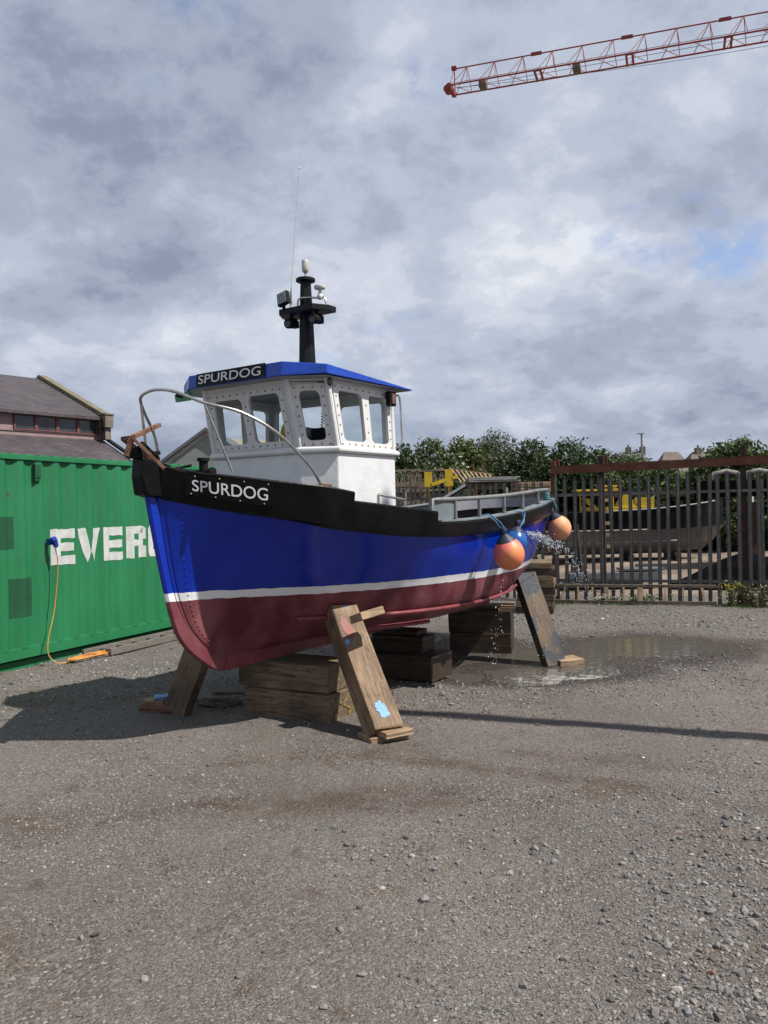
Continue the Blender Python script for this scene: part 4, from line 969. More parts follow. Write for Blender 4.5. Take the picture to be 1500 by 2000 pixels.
# splashes of light blue and red paint on the near prop
MT['bluesplash'] = mat('light_blue_paint', (.13, .36, .66), .6, col2=(.22, .42, .62), ns=30, bump=.2)
MT['redsplash'] = mat('red_paint_smear', (.30, .06, .05), .6, col2=(.22, .10, .07), ns=9)
def blob(o, x, y, rx, ry, z, mt, seed, ang=0):
    r = random.Random(seed); pts = []
    for i in range(44):
        a = 2*math.pi*i/44; k = .85+.15*math.sin(2*a+seed)+r.uniform(-.17, .17); pts.append((x+rx*k*math.cos(a), y+ry*k*math.sin(a)))
    m = MB(); s_ = 1 if z > 0 else -1; m.prism(pts, z, z+.0035*s_); q = m.build('paint_patch', mt, o); return q
ZN = near_prop.matrix_world.to_3x3() @ Vector((0, 0, 1)); sz = 1 if ZN.y < 0 else -1
hb = .095*sz+.002*sz; WS = 1 if (near_prop.matrix_world.to_3x3() @ Vector((0, 1, 0))).x > 0 else -1
blob(near_prop, .15, -.01, .075, .065, hb, 'bluesplash', 2); blob(near_prop, .80, -.095*WS, .035, .02, hb, 'bluesplash', 5); blob(near_prop, .95, -.05*WS, .12, .055, hb, 'redsplash', 3)
m = MB(); m.bar((.04, 0, .0), (.30, 0, .03), .15, .065); o = m.build('wooden_wedge', 'plank', bevel=.006); o.location = BW(.42, 1.0, .93); o.rotation_euler = (R(-18), 0, math.atan2(AX.y, AX.x)-.22); tag(o, 'pale wooden wedge between the head of the near prop and the red hull', 'wedge')
block('timber_offcut', (-.14, 6.30), 28, (.34, .24, .05), 'plank', 'short offcut under the foot of the near prop', 'offcut', 'offcuts under the props', z0=-.01, seed=22)
block('timber_offcut', (-.02, 6.27), 34, (.26, .14, .045), 'plank', 'small pale offcut lying on another at the near prop foot', 'offcut', 'offcuts under the props', z0=.042, seed=23)
block('timber_offcut', (1.98, 9.36), 25, (.34, .20, .07), 'plank', 'orange brown wedge at the foot of the wet prop by the puddle', 'offcut', 'offcuts under the props', z0=-.04, tilt=4, seed=24)
block('timber_offcut', (-2.28, 7.48), -12, (.34, .16, .05), 'redwood', 'reddish offcut on the ground at the foot of the left prop', 'offcut', 'offcuts by the left prop', seed=25)
block('timber_offcut', (-2.26, 7.52), -4, (.20, .14, .045), 'plank', 'pale square offcut lying on the reddish one by the left prop', 'offcut', 'offcuts by the left prop', z0=.052, seed=26)
block('timber_offcut', (-2.14, 7.50), 20, (.14, .07, .03), 'bluesplash', 'small offcut painted light blue by the left prop foot', 'offcut', 'offcuts by the left prop', z0=.10, tilt=12, seed=27)
m = MB(); m.tube([(0, 0, .02), (.3, .01, .022), (.62, -.01, .02)], .017, 8); o = m.build('wooden_pole', 'sleeper', smooth=True); o.location = (-1.75, 8.15, 0); o.rotation_euler = (0, 0, R(-6)); tag(o, 'thin wooden pole lying on the ground in the shade under the bow', 'pole')
r_ = random.Random(5); pts = []
for i in range(90):
    a = i*.55; k = .11+.07*r_.random(); pts.append((k*1.3*math.cos(a)+.02*r_.random(), k*.7*math.sin(a), .012+.035*r_.random()))
m = MB(); m.tube(catmull(pts, 3), .005, 5); o = m.build('tangled_cord', 'greyplank', smooth=True); o.location = (-1.62, 7.72, 0); tag(o, 'tangle of thin pale cord on the ground right of the left prop', 'cord')

# ================================================================== BUOYS
def buoy(loc, r, m1, m2, rot, rope, mrope, label, squash=1.08):
    e = empty('buoy', loc, 0, label, 'buoy', 'mooring buoys hung along the stern'); e.rotation_euler = rot
    m = MB(); prof = []
    for i in range(19):
        a = math.pi*i/18; rr = r*math.sin(a); z = -r*math.cos(a)*squash
        if a > 2.2: z += (a-2.2)**2*r*.45
        prof.append((max(rr, .002), z))
    m.lathe(prof, n=28); m.build('float', m1, e, smooth=True, auto=0)
    m = MB(); cap_ = [(rr*1.012+.001, z+.001) for rr, z in prof if z > r*.80]
    zt2 = cap_[-1][1]; cap_[-1] = (.03, zt2); cap_ += [(.032, zt2+.03), (.026, zt2+.045), (.001, zt2+.046)]
    m.lathe(cap_, n=28); m.build('cap', m2, e, smooth=True, auto=50)
    inv = e.matrix_basis.copy()
    inv = Matrix.LocRotScale(Vector(loc), e.rotation_euler, None).inverted()
    m = MB()
    for p in rope: m.tube([inv @ Vector(q) for q in catmull(p, 5)], .0065, 6)
    m.build('rope', mrope, e, smooth=True)
    return e
c1 = BW(2.46, 1.42, 1.345); top1 = c1+Vector((-.06, .03, .24)); k1 = BW(2.38, 1.25, 1.715)
buoy(c1, .152, 'orangebuoy', 'navy', (R(8), R(-14), 0), [[k1, k1+Vector((.06, -.03, -.05)), (k1+top1)/2+Vector((.02, -.03, -.02)), top1], [k1+Vector((.03, .02, 0)), (k1+top1)/2+Vector((.05, -.01, 0)), top1+Vector((.02, 0, 0))], [k1+Vector((-.08, .0, .01)), k1+Vector((.03, .02, .01)), top1+Vector((.05, 0, -.01))]], 'ropeblue', 'large orange and pink buoy hanging lowest on the port quarter')
c2 = BW(2.86, 1.30, 1.44); k2 = BW(3.20, 1.22, 1.75)
buoy(c2, .125, 'bluebuoy', 'navy', (R(-5), R(10), 0), [[k2, k2+Vector((.02, -.05, -.1)), c2+Vector((.03, 0, .15))], [k2+Vector((-.07, -.05, .01)), k2+Vector((.03, -.04, -.02)), c2+Vector((.05, 0, .14))]], 'ropeblue', 'blue buoy between the two orange ones, wet with spray')
c3 = BW(4.95, .93, 1.53); k3 = BW(4.78, .88, 1.90)
buoy(c3, .148, 'paleorange', 'navy', (R(0), R(-24), 0), [[k3, k3+Vector((.05, -.02, -.03)), c3+Vector((-.11, 0, .19))], [k3+Vector((.0, .02, -.05)), c3+Vector((-.09, 0, .19))]], 'ropeblue', 'pale orange buoy with navy cap at the very stern')
m = MB()
kk = BW(4.72, .86, 1.93)
m.tube([kk+Vector((.035*math.cos(a*.7), .035*math.sin(a*.7), -.05+.10*a/40)) for a in range(40)], .009, 6); m.tube(catmull([kk+Vector((.03, 0, -.03)), kk+Vector((.08, -.03, -.06)), kk+Vector((.12, -.04, -.16))], 5), .008, 6)
tag(m.build('rope_lashing', 'rope', smooth=True), 'blue green rope knotted round the last rail post at the stern', 'rope')

# ================================================================== CONTAINER
CA = R(90-24); cont = empty('shipping_container', (-4.47, 9.5, 0), CA, 'green corrugated shipping container with white lettering, left of the boat', 'container')
S_0, S_1, PER = -1.3, 4.76, .278
def prof_d(s):
    u = ((s-.02) % PER)/PER
    if u < .26: return 0.0
    if u < .5: return (u-.26)/.24*.036
    if u < .76: return .036
    return (1-(u-.76)/.24)*.036
folds = []
s = S_0
k0 = math.floor((S_0-.02)/PER)
for k in range(k0, k0+26):
    for u in (0, .26, .5, .76): folds.append(.02+(k+u)*PER)
folds = [q for q in folds if S_0+.05 < q < S_1-.05]
MT['cgreen'] = mat('container_green_paint', (.012, .185, .065), .55, col2=(.02, .235, .09), ns=1.6, bump=.25, bs=6, stretch=(1, 1, .4))
t = MT['cgreen'].node_tree; n = t.nodes; l = t.links   # rust flecks and scratches
b = n['Principled BSDF']; tcn = n.new('ShaderNodeTexCoord'); mp = n.new('ShaderNodeMapping'); mp.inputs['Scale'].default_value = (5, 5, 1.4); l.new(tcn.outputs['Object'], mp.inputs[0])
q = n.new('ShaderNodeTexNoise'); q.inputs['Scale'].default_value = 3; q.inputs['Detail'].default_value = 9; q.inputs['Roughness'].default_value = .7; l.new(mp.outputs[0], q.inputs['Vector'])
r = n.new('ShaderNodeValToRGB'); r.color_ramp.elements[0].position = .625; r.color_ramp.elements[1].position = .67; l.new(q.outputs['Fac'], r.inputs[0])
mx = n.new('ShaderNodeMix'); mx.data_type = 'RGBA'; src = b.inputs['Base Color'].links[0].from_socket; l.new(r.outputs[0], mx.inputs[0]); l.new(src, mx.inputs[6]); mx.inputs[7].default_value = (.06, .045, .025, 1); l.new(mx.outputs[2], b.inputs['Base Color'])
MT['cdark'] = mat('container_dark_green_patch', (.012, .085, .035), .5, col2=(.015, .11, .045), ns=4)
MT['cwhite'] = mat('container_white_paint', (.60, .61, .60), .6, col2=(.48, .49, .47), ns=8, bump=.2)
m = MB(); SS = [S_0+.05]+folds+[S_1-.05]
for yb, sg in ((0, 1), (2.40, -1)):
    V = []
    for s in SS: V += [(s, yb+sg*prof_d(s), .24), (s, yb+sg*prof_d(s), 2.50)]
    m.add(V, [(2*i, 2*i+2, 2*i+3, 2*i+1) for i in range(len(SS)-1)])
m.build('side_wall', 'cgreen', cont, recalc=False)
m = MB(); m.box(((S_0+S_1)/2, .02, 2.53), (S_1-S_0, .07, .06)); m.box(((S_0+S_1)/2, 2.38, 2.53), (S_1-S_0, .07, .06)); m.build('top_rail', 'cgreen', cont, bevel=.006)
m = MB()
for k in range(28): m.box((S_0+.1+k*.209, 1.2, 2.556), (.11, 2.40, .034))
m.box(((S_0+S_1)/2, 1.2, 2.54), (S_1-S_0, 2.3, .02)); m.build('roof_sheet', 'cgreen', cont, bevel=.006)
m = MB(); m.box(((S_0+S_1)/2, .03, .185), (S_1-S_0, .05, .13)); m.box(((S_0+S_1)/2, 2.37, .185), (S_1-S_0, .05, .13)); m.box(((S_0+S_1)/2, .10, .035), (S_1-S_0, .04, .11)); m.box(((S_0+S_1)/2, 1.2, .2), (S_1-S_0, 2.2, .05)); m.build('bottom_rail', 'cgreen', cont, bevel=.004)
for x in (S_0+.06, S_1-.06):
    for y in (.06, 2.34): m = MB(); m.box((x, y, 1.28), (.12, .12, 2.56)); m.build('corner_post', 'cgreen', cont, bevel=.006)
for x in (S_0+.03, S_1-.03): m = MB(); m.box((x, 1.2, 1.35), (.03, 2.2, 2.3)); m.build('end_wall', 'cgreen', cont)
def conform(name, polys, off, mt, parent):
    """flat 2D polygons (s,z) cut along the folds and laid over the corrugation."""
    bm = bmesh.new()
    for po in polys:
        vs2 = [bm.verts.new((x, 0, y)) for x, y in po]; bm.faces.new(vs2)
    for fo in folds:
        gm = bm.verts[:]+bm.edges[:]+bm.faces[:]
        bmesh.ops.bisect_plane(bm, geom=gm, plane_co=(fo, 0, 0), plane_no=(1, 0, 0))
    if name == 'lettering':
        for v in bm.verts:
            hsh = math.sin(round(v.co.x, 3)*812.3+round(v.co.z, 3)*417.7)*4375.5; hsh -= math.floor(hsh)
            if any(abs(v.co.x-fo) < .002 for fo in folds): v.co.z += (hsh-.5)*.016
    for v in bm.verts: v.co.y = prof_d(v.co.x)-off
    for f in bm.faces:
        f.normal_update()
        if f.normal.y > 0: f.normal_flip()
    me = bpy.data.meshes.new(name); bm.to_mesh(me); bm.free(); me.materials.append(MT[mt]); o = bpy.data.objects.new(name, me); COL.objects.link(o); o.parent = parent; return o
def rect(x0, y0, x1, y1): return [(x0, y0), (x1, y0), (x1, y1), (x0, y1)]
def LE(x): w_ = .375; h = .45; return [rect(x, 0, x+.135, h), rect(x+.135, h-.115, x+w_, h), rect(x+.135, .17, x+w_-.02, .275), rect(x+.135, 0, x+w_, .11)]
def LVv(x): h = .45; return [[(x, h), (x+.15, h), (x+.215, .13), (x+.165, 0)], [(x+.275, h), (x+.42, h), (x+.30, 0), (x+.20, .20), (x+.225, .13)]]
def LR(x): h = .45; return [rect(x, 0, x+.125, h), rect(x+.125, h-.10, x+.33, h), rect(x+.125, .17, x+.33, .26), [(x+.26, .26), (x+.37, .26), (x+.37, h-.03), (x+.33, h), (x+.26, h-.10)], rect(x+.25, 0, x+.37, .17)]
def LG(x): h = .45; return [rect(x+.03, 0, x+.15, h), [(x, .05), (x+.03, 0), (x+.03, h), (x, h-.05)], rect(x+.15, h-.10, x+.37, h), rect(x+.15, 0, x+.37, .10), rect(x+.26, .10, x+.37, .25), rect(x+.20, .19, x+.26, .25)]
def LN(x): h = .45; return [rect(x, 0, x+.12, h), rect(x+.27, 0, x+.39, h), [(x+.12, h), (x+.12, h-.16), (x+.27, 0), (x+.27, .16)]]
polys = []
x = .79
for fn, adv in ((LE, .435), (LVv, .455), (LE, .475), (LR, .42), (LG, .42), (LR, .42), (LE, .42), (LE, .42), (LN, .42)):
    polys += [[(a, c+1.20) for a, c in po] for po in fn(x)]; x += adv
conform('lettering', polys, .004, 'cwhite', cont)
conform('paint_patch', [rect(-.10, 1.44, .235, 1.82)], .003, 'cdark', cont)
conform('paint_patch', [rect(.14, .62, .485, 1.08)], .003, 'cdark', cont)
m = MB(); m.box((.565, -.01, 2.37), (.09, .05, .17)); m.box((.575, -.03, 2.34), (.05, .02, .08)); m.box((.565, -.006, 2.265), (.085, .04, .035)); m.build('lock_bracket', 'cdark', cont, bevel=.005)
def CW(s, y, z): return cont_m @ Vector((s, y, z))
cont_m = Matrix.LocRotScale(Vector((-4.47, 9.5, 0)), Matrix.Rotation(CA, 3, 'Z').to_euler(), None)
e = empty('power_plug', CW(.73, -.03, 1.44), CA, 'blue and white power plug in a socket on the green container', 'plug')
m = MB(); m.box((0, .0, .06), (.07, .06, .08)); m.cyl((0, -.03, .08), (0, -.08, .095), .036, 16); m.build('socket', 'sockblue', e, bevel=.006)
m = MB(); m.cyl((.01, -.065, .085), (.03, -.065, .0), .032, 14); m.build('plug_body', 'sockblue', e, smooth=True)
m = MB(); m.cyl((.03, -.065, .0), (.045, -.07, -.11), .022, 12, .014); m.build('plug_sleeve', 'letter', e, smooth=True)
m = MB()
path = [CW(.775, -.10, 1.32), CW(.775, -.10, 1.15), CW(.755, -.09, .9), CW(.70, -.09, .6), CW(.60, -.10, .32), CW(.565, -.13, .14), CW(.60, -.2, .04), CW(.69, -.26, .015), CW(.80, -.26, .02)]
cc_ = CW(1.18, -.30, .02); r_ = random.Random(4)
loops = []
for i in range(120):
    a = i*.42; k = .8+.35*r_.random(); p = Vector((.40*k*math.cos(a), .09*k*math.sin(a), .008+.028*r_.random())); p.rotate(Matrix.Rotation(CA-.05, 3, 'Z').to_euler()); loops.append(cc_+p)
path += loops+[CW(1.5, -.42, .015), CW(1.9, -.36, .015), CW(2.0, -.30, .012), CW(2.5, -.40, .012), CW(3.0, -.38, .012)]
m.tube(catmull(path, 3), .0072, 6); tag(m.build('extension_cable', 'orangecable', smooth=True), 'orange cable hanging from the plug and coiled on the ground by the container', 'cable')
# ladder lying at the foot of the container
e = empty('ladder', CW(1.12, -.10, 0), CA, 'grey ladder lying flat along the foot of the green container', 'ladder')
MT['alu'] = mat('dull_aluminium', (.30, .28, .25), .55, .4, col2=(.22, .20, .17), ns=10, bump=.2)
for y, x0 in ((-.04, 0), (-.34, .16)):
    m = MB(); m.box((1.5+x0/2, y, .06), (3.0-x0, .035, .085)); m.build('rail', 'alu', e, bevel=.004)
for k in range(9):
    m = MB(); m.cyl((.3+k*.3, -.04, .065), (.3+k*.3, -.34, .065), .018, 8); m.build('rung', 'alu', e, smooth=True)

# ================================================================== FENCES
def pale_mesh(hh):
    m = MB(); xs = [-.034, -.020, -.008, 0, .008, .020, .034]; ys = [.012, .0, .018, .020, .018, .0, .012]; tops = [hh-.10, hh-.03, hh-.09, hh, hh-.09, hh-.03, hh-.10]
    k = len(xs); V = []
    for i in range(k): V += [(xs[i], -ys[i], 0), (xs[i], -ys[i], hh-.16), (xs[i]*1.15, -ys[i]-.004, tops[i])]
    for i in range(k): V += [(xs[i], -ys[i]+.004, 0), (xs[i], -ys[i]+.004, hh-.16), (xs[i]*1.15, -ys[i], tops[i])]
    Fc = []
    for i in range(k-1):
        a = 3*i; c = a+3; Fc += [(a, c, c+1, a+1), (a+1, c+1, c+2, a+2)]
        a += 3*k; c += 3*k; Fc += [(a, a+1, c+1, c), (a+1, a+2, c+2, c+1)]
    m.add(V, Fc); return m
def fence(name, p0, p1, hh, pitch, label, x_off=0, seed=1):
    p0 = Vector((*p0, 0)); p1 = Vector((*p1, 0)); d = p1-p0; ln = d.length; rz = math.atan2(d.y, d.x)
    e = empty(name, p0, rz, label, 'fence'); r = random.Random(seed)
    proto = None; k = 0; x = x_off
    while x < ln:
        if proto is None: o = proto = pale_mesh(hh).build('pale', 'fencesteel', e, recalc=False)
        else: o = proto.copy(); COL.objects.link(o); o.parent = e
        bent = abs(k-8) < 2 and seed == 1
        o.location = (x+r.uniform(-.008, .008), -.035, r.uniform(-.02, .02)); o.rotation_euler = (r.uniform(-.012, .012), r.uniform(-.006, .006)+(r.uniform(-.02, .02) if r.random() < .2 else 0), r.uniform(-.15, .15)); x += pitch; k += 1
    for z in (.42, 2.03):
        m = MB(); m.box((ln/2, .0, z), (ln, .05, .006)); m.box((ln/2, -.022, z-.022), (ln, .006, .05)); m.build('rail', 'fencesteel', e)
    for x in np.arange(.9, ln, 2.75):
        m = MB(); m.box((x, .06, 1.1), (.06, .09, 2.2)); m.build('post', 'fencesteel', e)
    return e
P0 = Vector((3.20, 15.62)); U = Vector((.933, -.36)); U.normalize()
fence('palisade_fence', P0, P0+U*9.5, 2.37, .167, 'grey palisade fence on the right, under the rusty beam', x_off=.10, seed=1)
Ul = Vector((.72, -.69)).normalized()
fence('palisade_fence', P0-Ul*7.5, P0-Ul*.10, 2.33, .170, 'grey palisade fence behind the stern, left of the rusty corner post', seed=2)
e = empty('gate_frame', (P0.x, P0.y, 0), math.atan2(U.y, U.x), 'rust red steel frame with a long top beam above the palisade fence', 'gate frame')
m = MB(); V = []
m.bar((.0, .0, 2.485), (4.2, 0, 2.535), .10, .135); m.bar((4.2, 0, 2.535), (9.5, 0, 2.60), .10, .135); m.build('beam', 'rustbeam', e, bevel=.004)
m = MB(); m.bar((0, -.045, 2.56), (9.5, -.045, 2.675), .02, .012); m.build('beam_lip', 'rustbeam', e)
for x, h in ((.03, 2.68), (.93, 2.73), (3.36, 2.80), (6.4, 2.8)):
    m = MB(); m.box((x, .07, h/2), (.09, .09, h)); m.build('post', 'rustdark' if x > .5 else 'rustbeam', e, bevel=.004)
for sx_, sh_ in ((.10, .2), (1.0, .26)): m = MB(); m.box((sx_, .2, 2.61), (.05, .05, sh_)); m.build('stub', 'rustbeam', e)
# ladder standing on its edge against the fence
lo, hi = Vector((2.78, 15.42, 0)), Vector((5.82, 14.42, 0)); d = hi-lo; e = empty('ladder', lo, math.atan2(d.y, d.x), 'old wooden ladder on its edge along the foot of the palisade fence', 'ladder'); ln = d.length
for z, y in ((.04, -.05), (.325, .03)):
    m = MB(); m.bar((-.1, y, z), (ln, y, z+.0), .04, .055); m.build('rail', 'greyplank', e, bevel=.006)
for k, (x, tl, wdt) in enumerate(((.55, .05, .03), (.82, 0, .03), (1.08, 0, .03), (1.33, -.01, .075), (1.63, 0, .035), (1.88, 0, .03), (1.93, 0, .07), (2.35, 0, .035), (2.65, 0, .03), (2.98, -.02, .04))):
    m = MB(); m.bar((x-tl, -.05, .05), (x+tl, .03, .315), wdt, .03, (0, 1, 0)); m.build('rung', 'plank', e, bevel=.003)

# ================================================================== THINGS BEHIND THE FENCES
def stack(px0, px1, y0, y1, d, depth, mt, name, n_, label, cat, group=None, z0=None, ang=0, jit=.04, thing=True):
    a = at(px0, y1, d); c = at(px1, y0, d); w_ = c.x-a.x; h = c.z-a.z; r = random.Random(int(px0)); 
    for k in range(n_):
        m = MB(); m.box((w_/2, depth/2, h/n_/2), (w_*(1-r.random()*jit*2), depth, h/n_*.86)); o = m.build(name, mt, bevel=.004)
        o.location = (a.x+r.uniform(-jit, jit)*w_, d, a.z+k*h/n_); o.rotation_euler = (0, 0, R(ang+r.uniform(-1.5, 1.5)))
        tag(o, label[k] if isinstance(label, list) else label, cat, group)
def ordn(base, n_): 
    w_ = ['lowest', 'second', 'third', 'fourth', 'fifth', 'sixth', 'seventh', 'eighth', 'ninth', 'tenth']
    return [base % ((w_[k]+' from the ground') if 0 < k < n_-1 else ('lowest' if k == 0 else 'topmost')) for k in range(n_)]
# stack of dark sleepers by the fence corner, just behind the stern
for k in range(8):
    m = MB(); m.box((0, 0, 0), (.62, 1.0, .098)); o = m.build('timber_plank', 'sleeper' if k % 3 else 'sleeperdark', bevel=.006)
    p = gz_ = Vector((2.62, 14.3, 0)); r = random.Random(k+50); o.location = (p.x+r.uniform(-.03, .03), p.y, .05+k*.108); o.rotation_euler = (0, 0, R(-12+r.uniform(-3, 3)))
    tag(o, ordn('dark plank, %s of the stack behind the stern', 8)[k], 'plank', 'planks stacked behind the stern')
# roof trusses, left
for j in range(2):
    e = empty('roof_truss', at(752+j*48, 958, 21.5+j*.25), 0, ['grey timber roof truss standing left, next to the wheelhouse', 'grey timber roof truss leaning beside the yellow bracket'][j], 'truss', 'timber trusses behind the fence')
    wd = .95; hh = .50
    m = MB(); m.bar((0, 0, 0), (wd, 0, 0), .05, .05); m.bar((0, 0, hh), (wd, 0, hh+.03), .05, .05); m.build('chord', 'greyplank', e)
    m = MB()
    for i in range(5): m.bar((i*wd/5, 0, .02), ((i+.5)*wd/5, 0, hh), .04, .035, (0, 1, 0)); m.bar(((i+.5)*wd/5, 0, hh), ((i+1)*wd/5, 0, .02), .04, .035, (0, 1, 0))
    m.build('web', 'greyplank', e)
stack(745, 832, 940, 1010, 22.6, .5, 'greyplank', 'timber_board', 6, ordn('grey board, %s of the pile behind the trusses', 6), 'board', 'boards piled behind the trusses')
# yellow brackets
e = empty('yellow_bracket', at(829, 958, 20.5), 0, 'yellow steel bracket with two upright plates above the fence behind the stern', 'bracket')
m = MB(); m.box((.10, 0, .27), (.19, .03, .38)); m.build('plate', 'yellow', e, bevel=.004); m = MB(); m.box((.62, 0, .30), (.20, .03, .42)); m.build('plate', 'yellow', e, bevel=.004)
m = MB(); m.bar((.19, 0, .14), (.55, 0, .26), .06, .09); m.bar((.7, 0, .30), (.85, 0, .33), .05, .08); m.bar((.1, .2, -.9), (.1, .02, .2), .06, .06); m.bar((.62, .2, -.9), (.62, .02, .2), .06, .06); m.build('arm', 'yellow', e, bevel=.003)
# slatted panel
e = empty('slatted_panel', at(884, 945, 21.5), 0, 'sloping slatted timber panel to the right of the yellow bracket', 'timber panel')
A_ = Vector((0, .5, .42)); 
m = MB(); m.bar((.0, .5, .42), (1.15, .5, .24), .05, .04); m.bar((.22, 0, .02), (1.10, 0, -.02), .05, .04); m.build('frame', 'plank', e)
for k in range(9):
    m = MB(); m.bar((.02+k*.125, .5, .415-k*.02), (.24+k*.105, 0, .02), .045, .02); m.build('slat', 'plank', e)
MT['sheet'] = mat('pale_roofing_sheet', (.36, .36, .35), .6, col2=(.27, .27, .26), ns=5)
stack(914, 1015, 930, 942, 21, .6, 'sheet', 'roofing_sheet', 3, ordn('pale grey roofing sheet, %s of three behind the stern', 3), 'roofing sheet', 'roofing sheets behind the stern', ang=-1)
stack(902, 990, 943, 956, 21.3, .5, 'greyplank', 'timber_board', 2, ['lower grey board under the pale roofing sheets', 'upper grey board under the pale roofing sheets'], 'board', 'boards under the roofing sheets')
stack(1012, 1078, 940, 962, 20, .6, 'plank', 'timber_board', 4, ordn('pale board, %s of the pile left of the rusty corner post', 4), 'board', 'boards by the rusty post')
for px in (925, 944):
    a = at(px, 923, 22.5); m = MB(); m.box((0, 0, (a.z+.28)/2), (.05, .05, a.z+.28)); m.box((0, 0, a.z+.28), (.08, .08, .012)); o = m.build('rusty_post', 'rustbeam'); o.location = (a.x, a.y, 0); tag(o, 'short rusty post above the slatted panel, %s' % ('left of the pair' if px == 925 else 'right of the pair'), 'post', 'pair of rusty posts')
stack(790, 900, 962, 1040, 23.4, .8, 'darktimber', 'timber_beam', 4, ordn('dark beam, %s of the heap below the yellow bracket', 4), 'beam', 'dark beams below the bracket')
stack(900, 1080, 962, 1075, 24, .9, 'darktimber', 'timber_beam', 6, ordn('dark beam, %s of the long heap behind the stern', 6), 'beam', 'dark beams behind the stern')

# long dark open shed and laid-up boat behind the right fence
def wbox(m, x0, x1, y0, y1, z0, z1): return m.box(((x0+x1)/2, (y0+y1)/2, (z0+z1)/2), (x1-x0, y1-y0, z1-z0))
sh_ = at(1085, 1000, 25.5); e = empty('open_shed', (sh_.x, 25.5, 0), R(-8), 'long dark open timber shed behind the palisade fence', 'shed')
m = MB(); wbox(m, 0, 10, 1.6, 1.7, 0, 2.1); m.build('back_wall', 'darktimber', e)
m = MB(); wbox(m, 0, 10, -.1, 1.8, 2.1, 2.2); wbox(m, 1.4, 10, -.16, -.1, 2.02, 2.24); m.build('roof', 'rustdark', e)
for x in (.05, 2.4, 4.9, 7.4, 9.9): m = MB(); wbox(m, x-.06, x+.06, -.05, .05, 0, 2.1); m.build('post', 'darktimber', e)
MT['paleh'] = mat('pale_beige_hull', (.15, .125, .11), .65, col2=(.20, .17, .15), ns=3)
b0 = at(1068, 1070, 21.5); b0 = Vector((b0.x, 21.5, 0)); e = empty('laid_up_boat', b0, R(-6), 'black and beige laid up boat seen through the palisade fence', 'boat')
ln = 4.75; m = MB(); V = []; stn = 16; Fc = []
def lb(i, z, sg): 
    u = i/stn; wd = .85*(1-max(0, (u-.45)/.55)**2.2)**.8*(.86+.14*min(1, u/.3)); fr_ = (.35, .8, .95, 1.0)[z]; return wd*fr_
zs = (.48, .72, 1.12, 1.62)
for i in range(stn+1):
    u = i/stn
    for k in range(4): V.append((ln*u*(1.0 if k > 1 else .94 if k else .88), -lb(i, k, 1)+.9, zs[k]+(.28*u**3 if k == 3 else .10*u**3)))
    for k in range(3, -1, -1): V.append((ln*u*(1.0 if k > 1 else .94 if k else .88), lb(i, k, 1)+.9, zs[k]+(.28*u**3 if k == 3 else .10*u**3)))
for i in range(stn):
    for k in range(8): Fc.append((i*8+k, i*8+(k+1) % 8, (i+1)*8+(k+1) % 8, (i+1)*8+k))
Fc.append(tuple(range(8))); m.add(V, Fc)
m.mi = [0 if (f and (min(f) % 8) in (0, 1, 6) or False) else 1 for f in m.f]
m.mi = []
for f in m.f:
    z = sum(m.v[i][2] for i in f)/len(f); m.mi.append(0 if z < 1.14 else 1)
m.build('hull', ['paleh', 'black'], e)
m = MB()
for z, x1 in ((1.13, 3.0), (.82, 4.0)):
    m.tube([(ln*i/stn*.97, -lb(i, 2 if z > 1 else 1, 1)+.885, z+.04*(i/stn)**2) for i in range(0, int(stn*x1/ln))], .022, 6)
m.tube([(ln*i/stn, -lb(i, 3, 1)+.88, 1.63+.28*(i/stn)**3) for i in range(5, stn)], .02, 6)
m.build('rubbing_strake', 'sheet', e)
m = MB(); m.box((1.35, .5, 2.20), (1.15, .7, .06)); m.box((1.65, .5, 2.30), (.45, .6, .05)); m.build('canopy', 'yellow', e, bevel=.01)
m = MB(); m.box((1.9, .6, 1.70), (1.75, .7, .10)); m.prism([(.95, 2.0), (1.15, 2.0), (1.45, 1.66), (1.3, 1.66)], .35, .45, lambda x, y, z: Vector((x, z, y))); m.box((2.62, .5, 1.83), (.42, .4, .30)); m.prism([(1.85, 1.70), (2.38, 1.70), (2.20, 2.06), (2.05, 2.06)], .3, .8, lambda x, y, z: Vector((x, z, y))); m.build('cabin', 'yellow', e, bevel=.01)
for x in (.95, 1.8): m = MB(); m.bar((x, .45, 1.6), (x, .5, 2.18), .04, .04); m.build('canopy_post', 'yellow', e)
for x in (.9, 2.2, 3.4):
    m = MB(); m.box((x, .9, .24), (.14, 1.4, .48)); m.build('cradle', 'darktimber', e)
# steel staging upright with pale rungs, dark, between fence and boat
a = at(1180, 1000, 17.0); e = empty('staging_upright', (a.x, 17.0, 0), 0, 'dark leaning staging upright with pale rungs behind the fence', 'staging')
m = MB(); m.bar((0, 0, 0), (-.10, 0, 2.35), .07, .07); m.bar((.17, 0, 0), (.10, 0, 2.35), .035, .05); m.build('frame', 'rustdark', e)
for k in range(5): m = MB(); m.box((.07-.01*k, -.04, .95+k*.24), (.09, .03, .07)); m.build('rung', 'plank', e)
a = at(1112, 1000, 17.6); m = MB(); m.bar((0, 0, 0), (.14, 0, 1.4), .07, .07); m.bar((.3, .1, 0), (.14, 0, 1.4), .07, .07); o = m.build('trestle', 'darktimber'); o.location = (a.x, 17.6, 0); tag(o, 'dark timber trestle just behind the fence left of the staging', 'trestle')
a = at(1110, 1140, 17.4); m = MB(); m.box((1.0, 0, .27), (1.95, .5, .20)); m.box((1.6, 0, .42), (.9, .5, .05)); m.box((.7, .1, .10), (1.8, .5, .12)); o = m.build('steel_beam', 'dkgrey', bevel=.01); o.location = (a.x, 17.6, 0); tag(o, 'dull grey steel beam lying low behind the fence and the wooden ladder', 'beam')
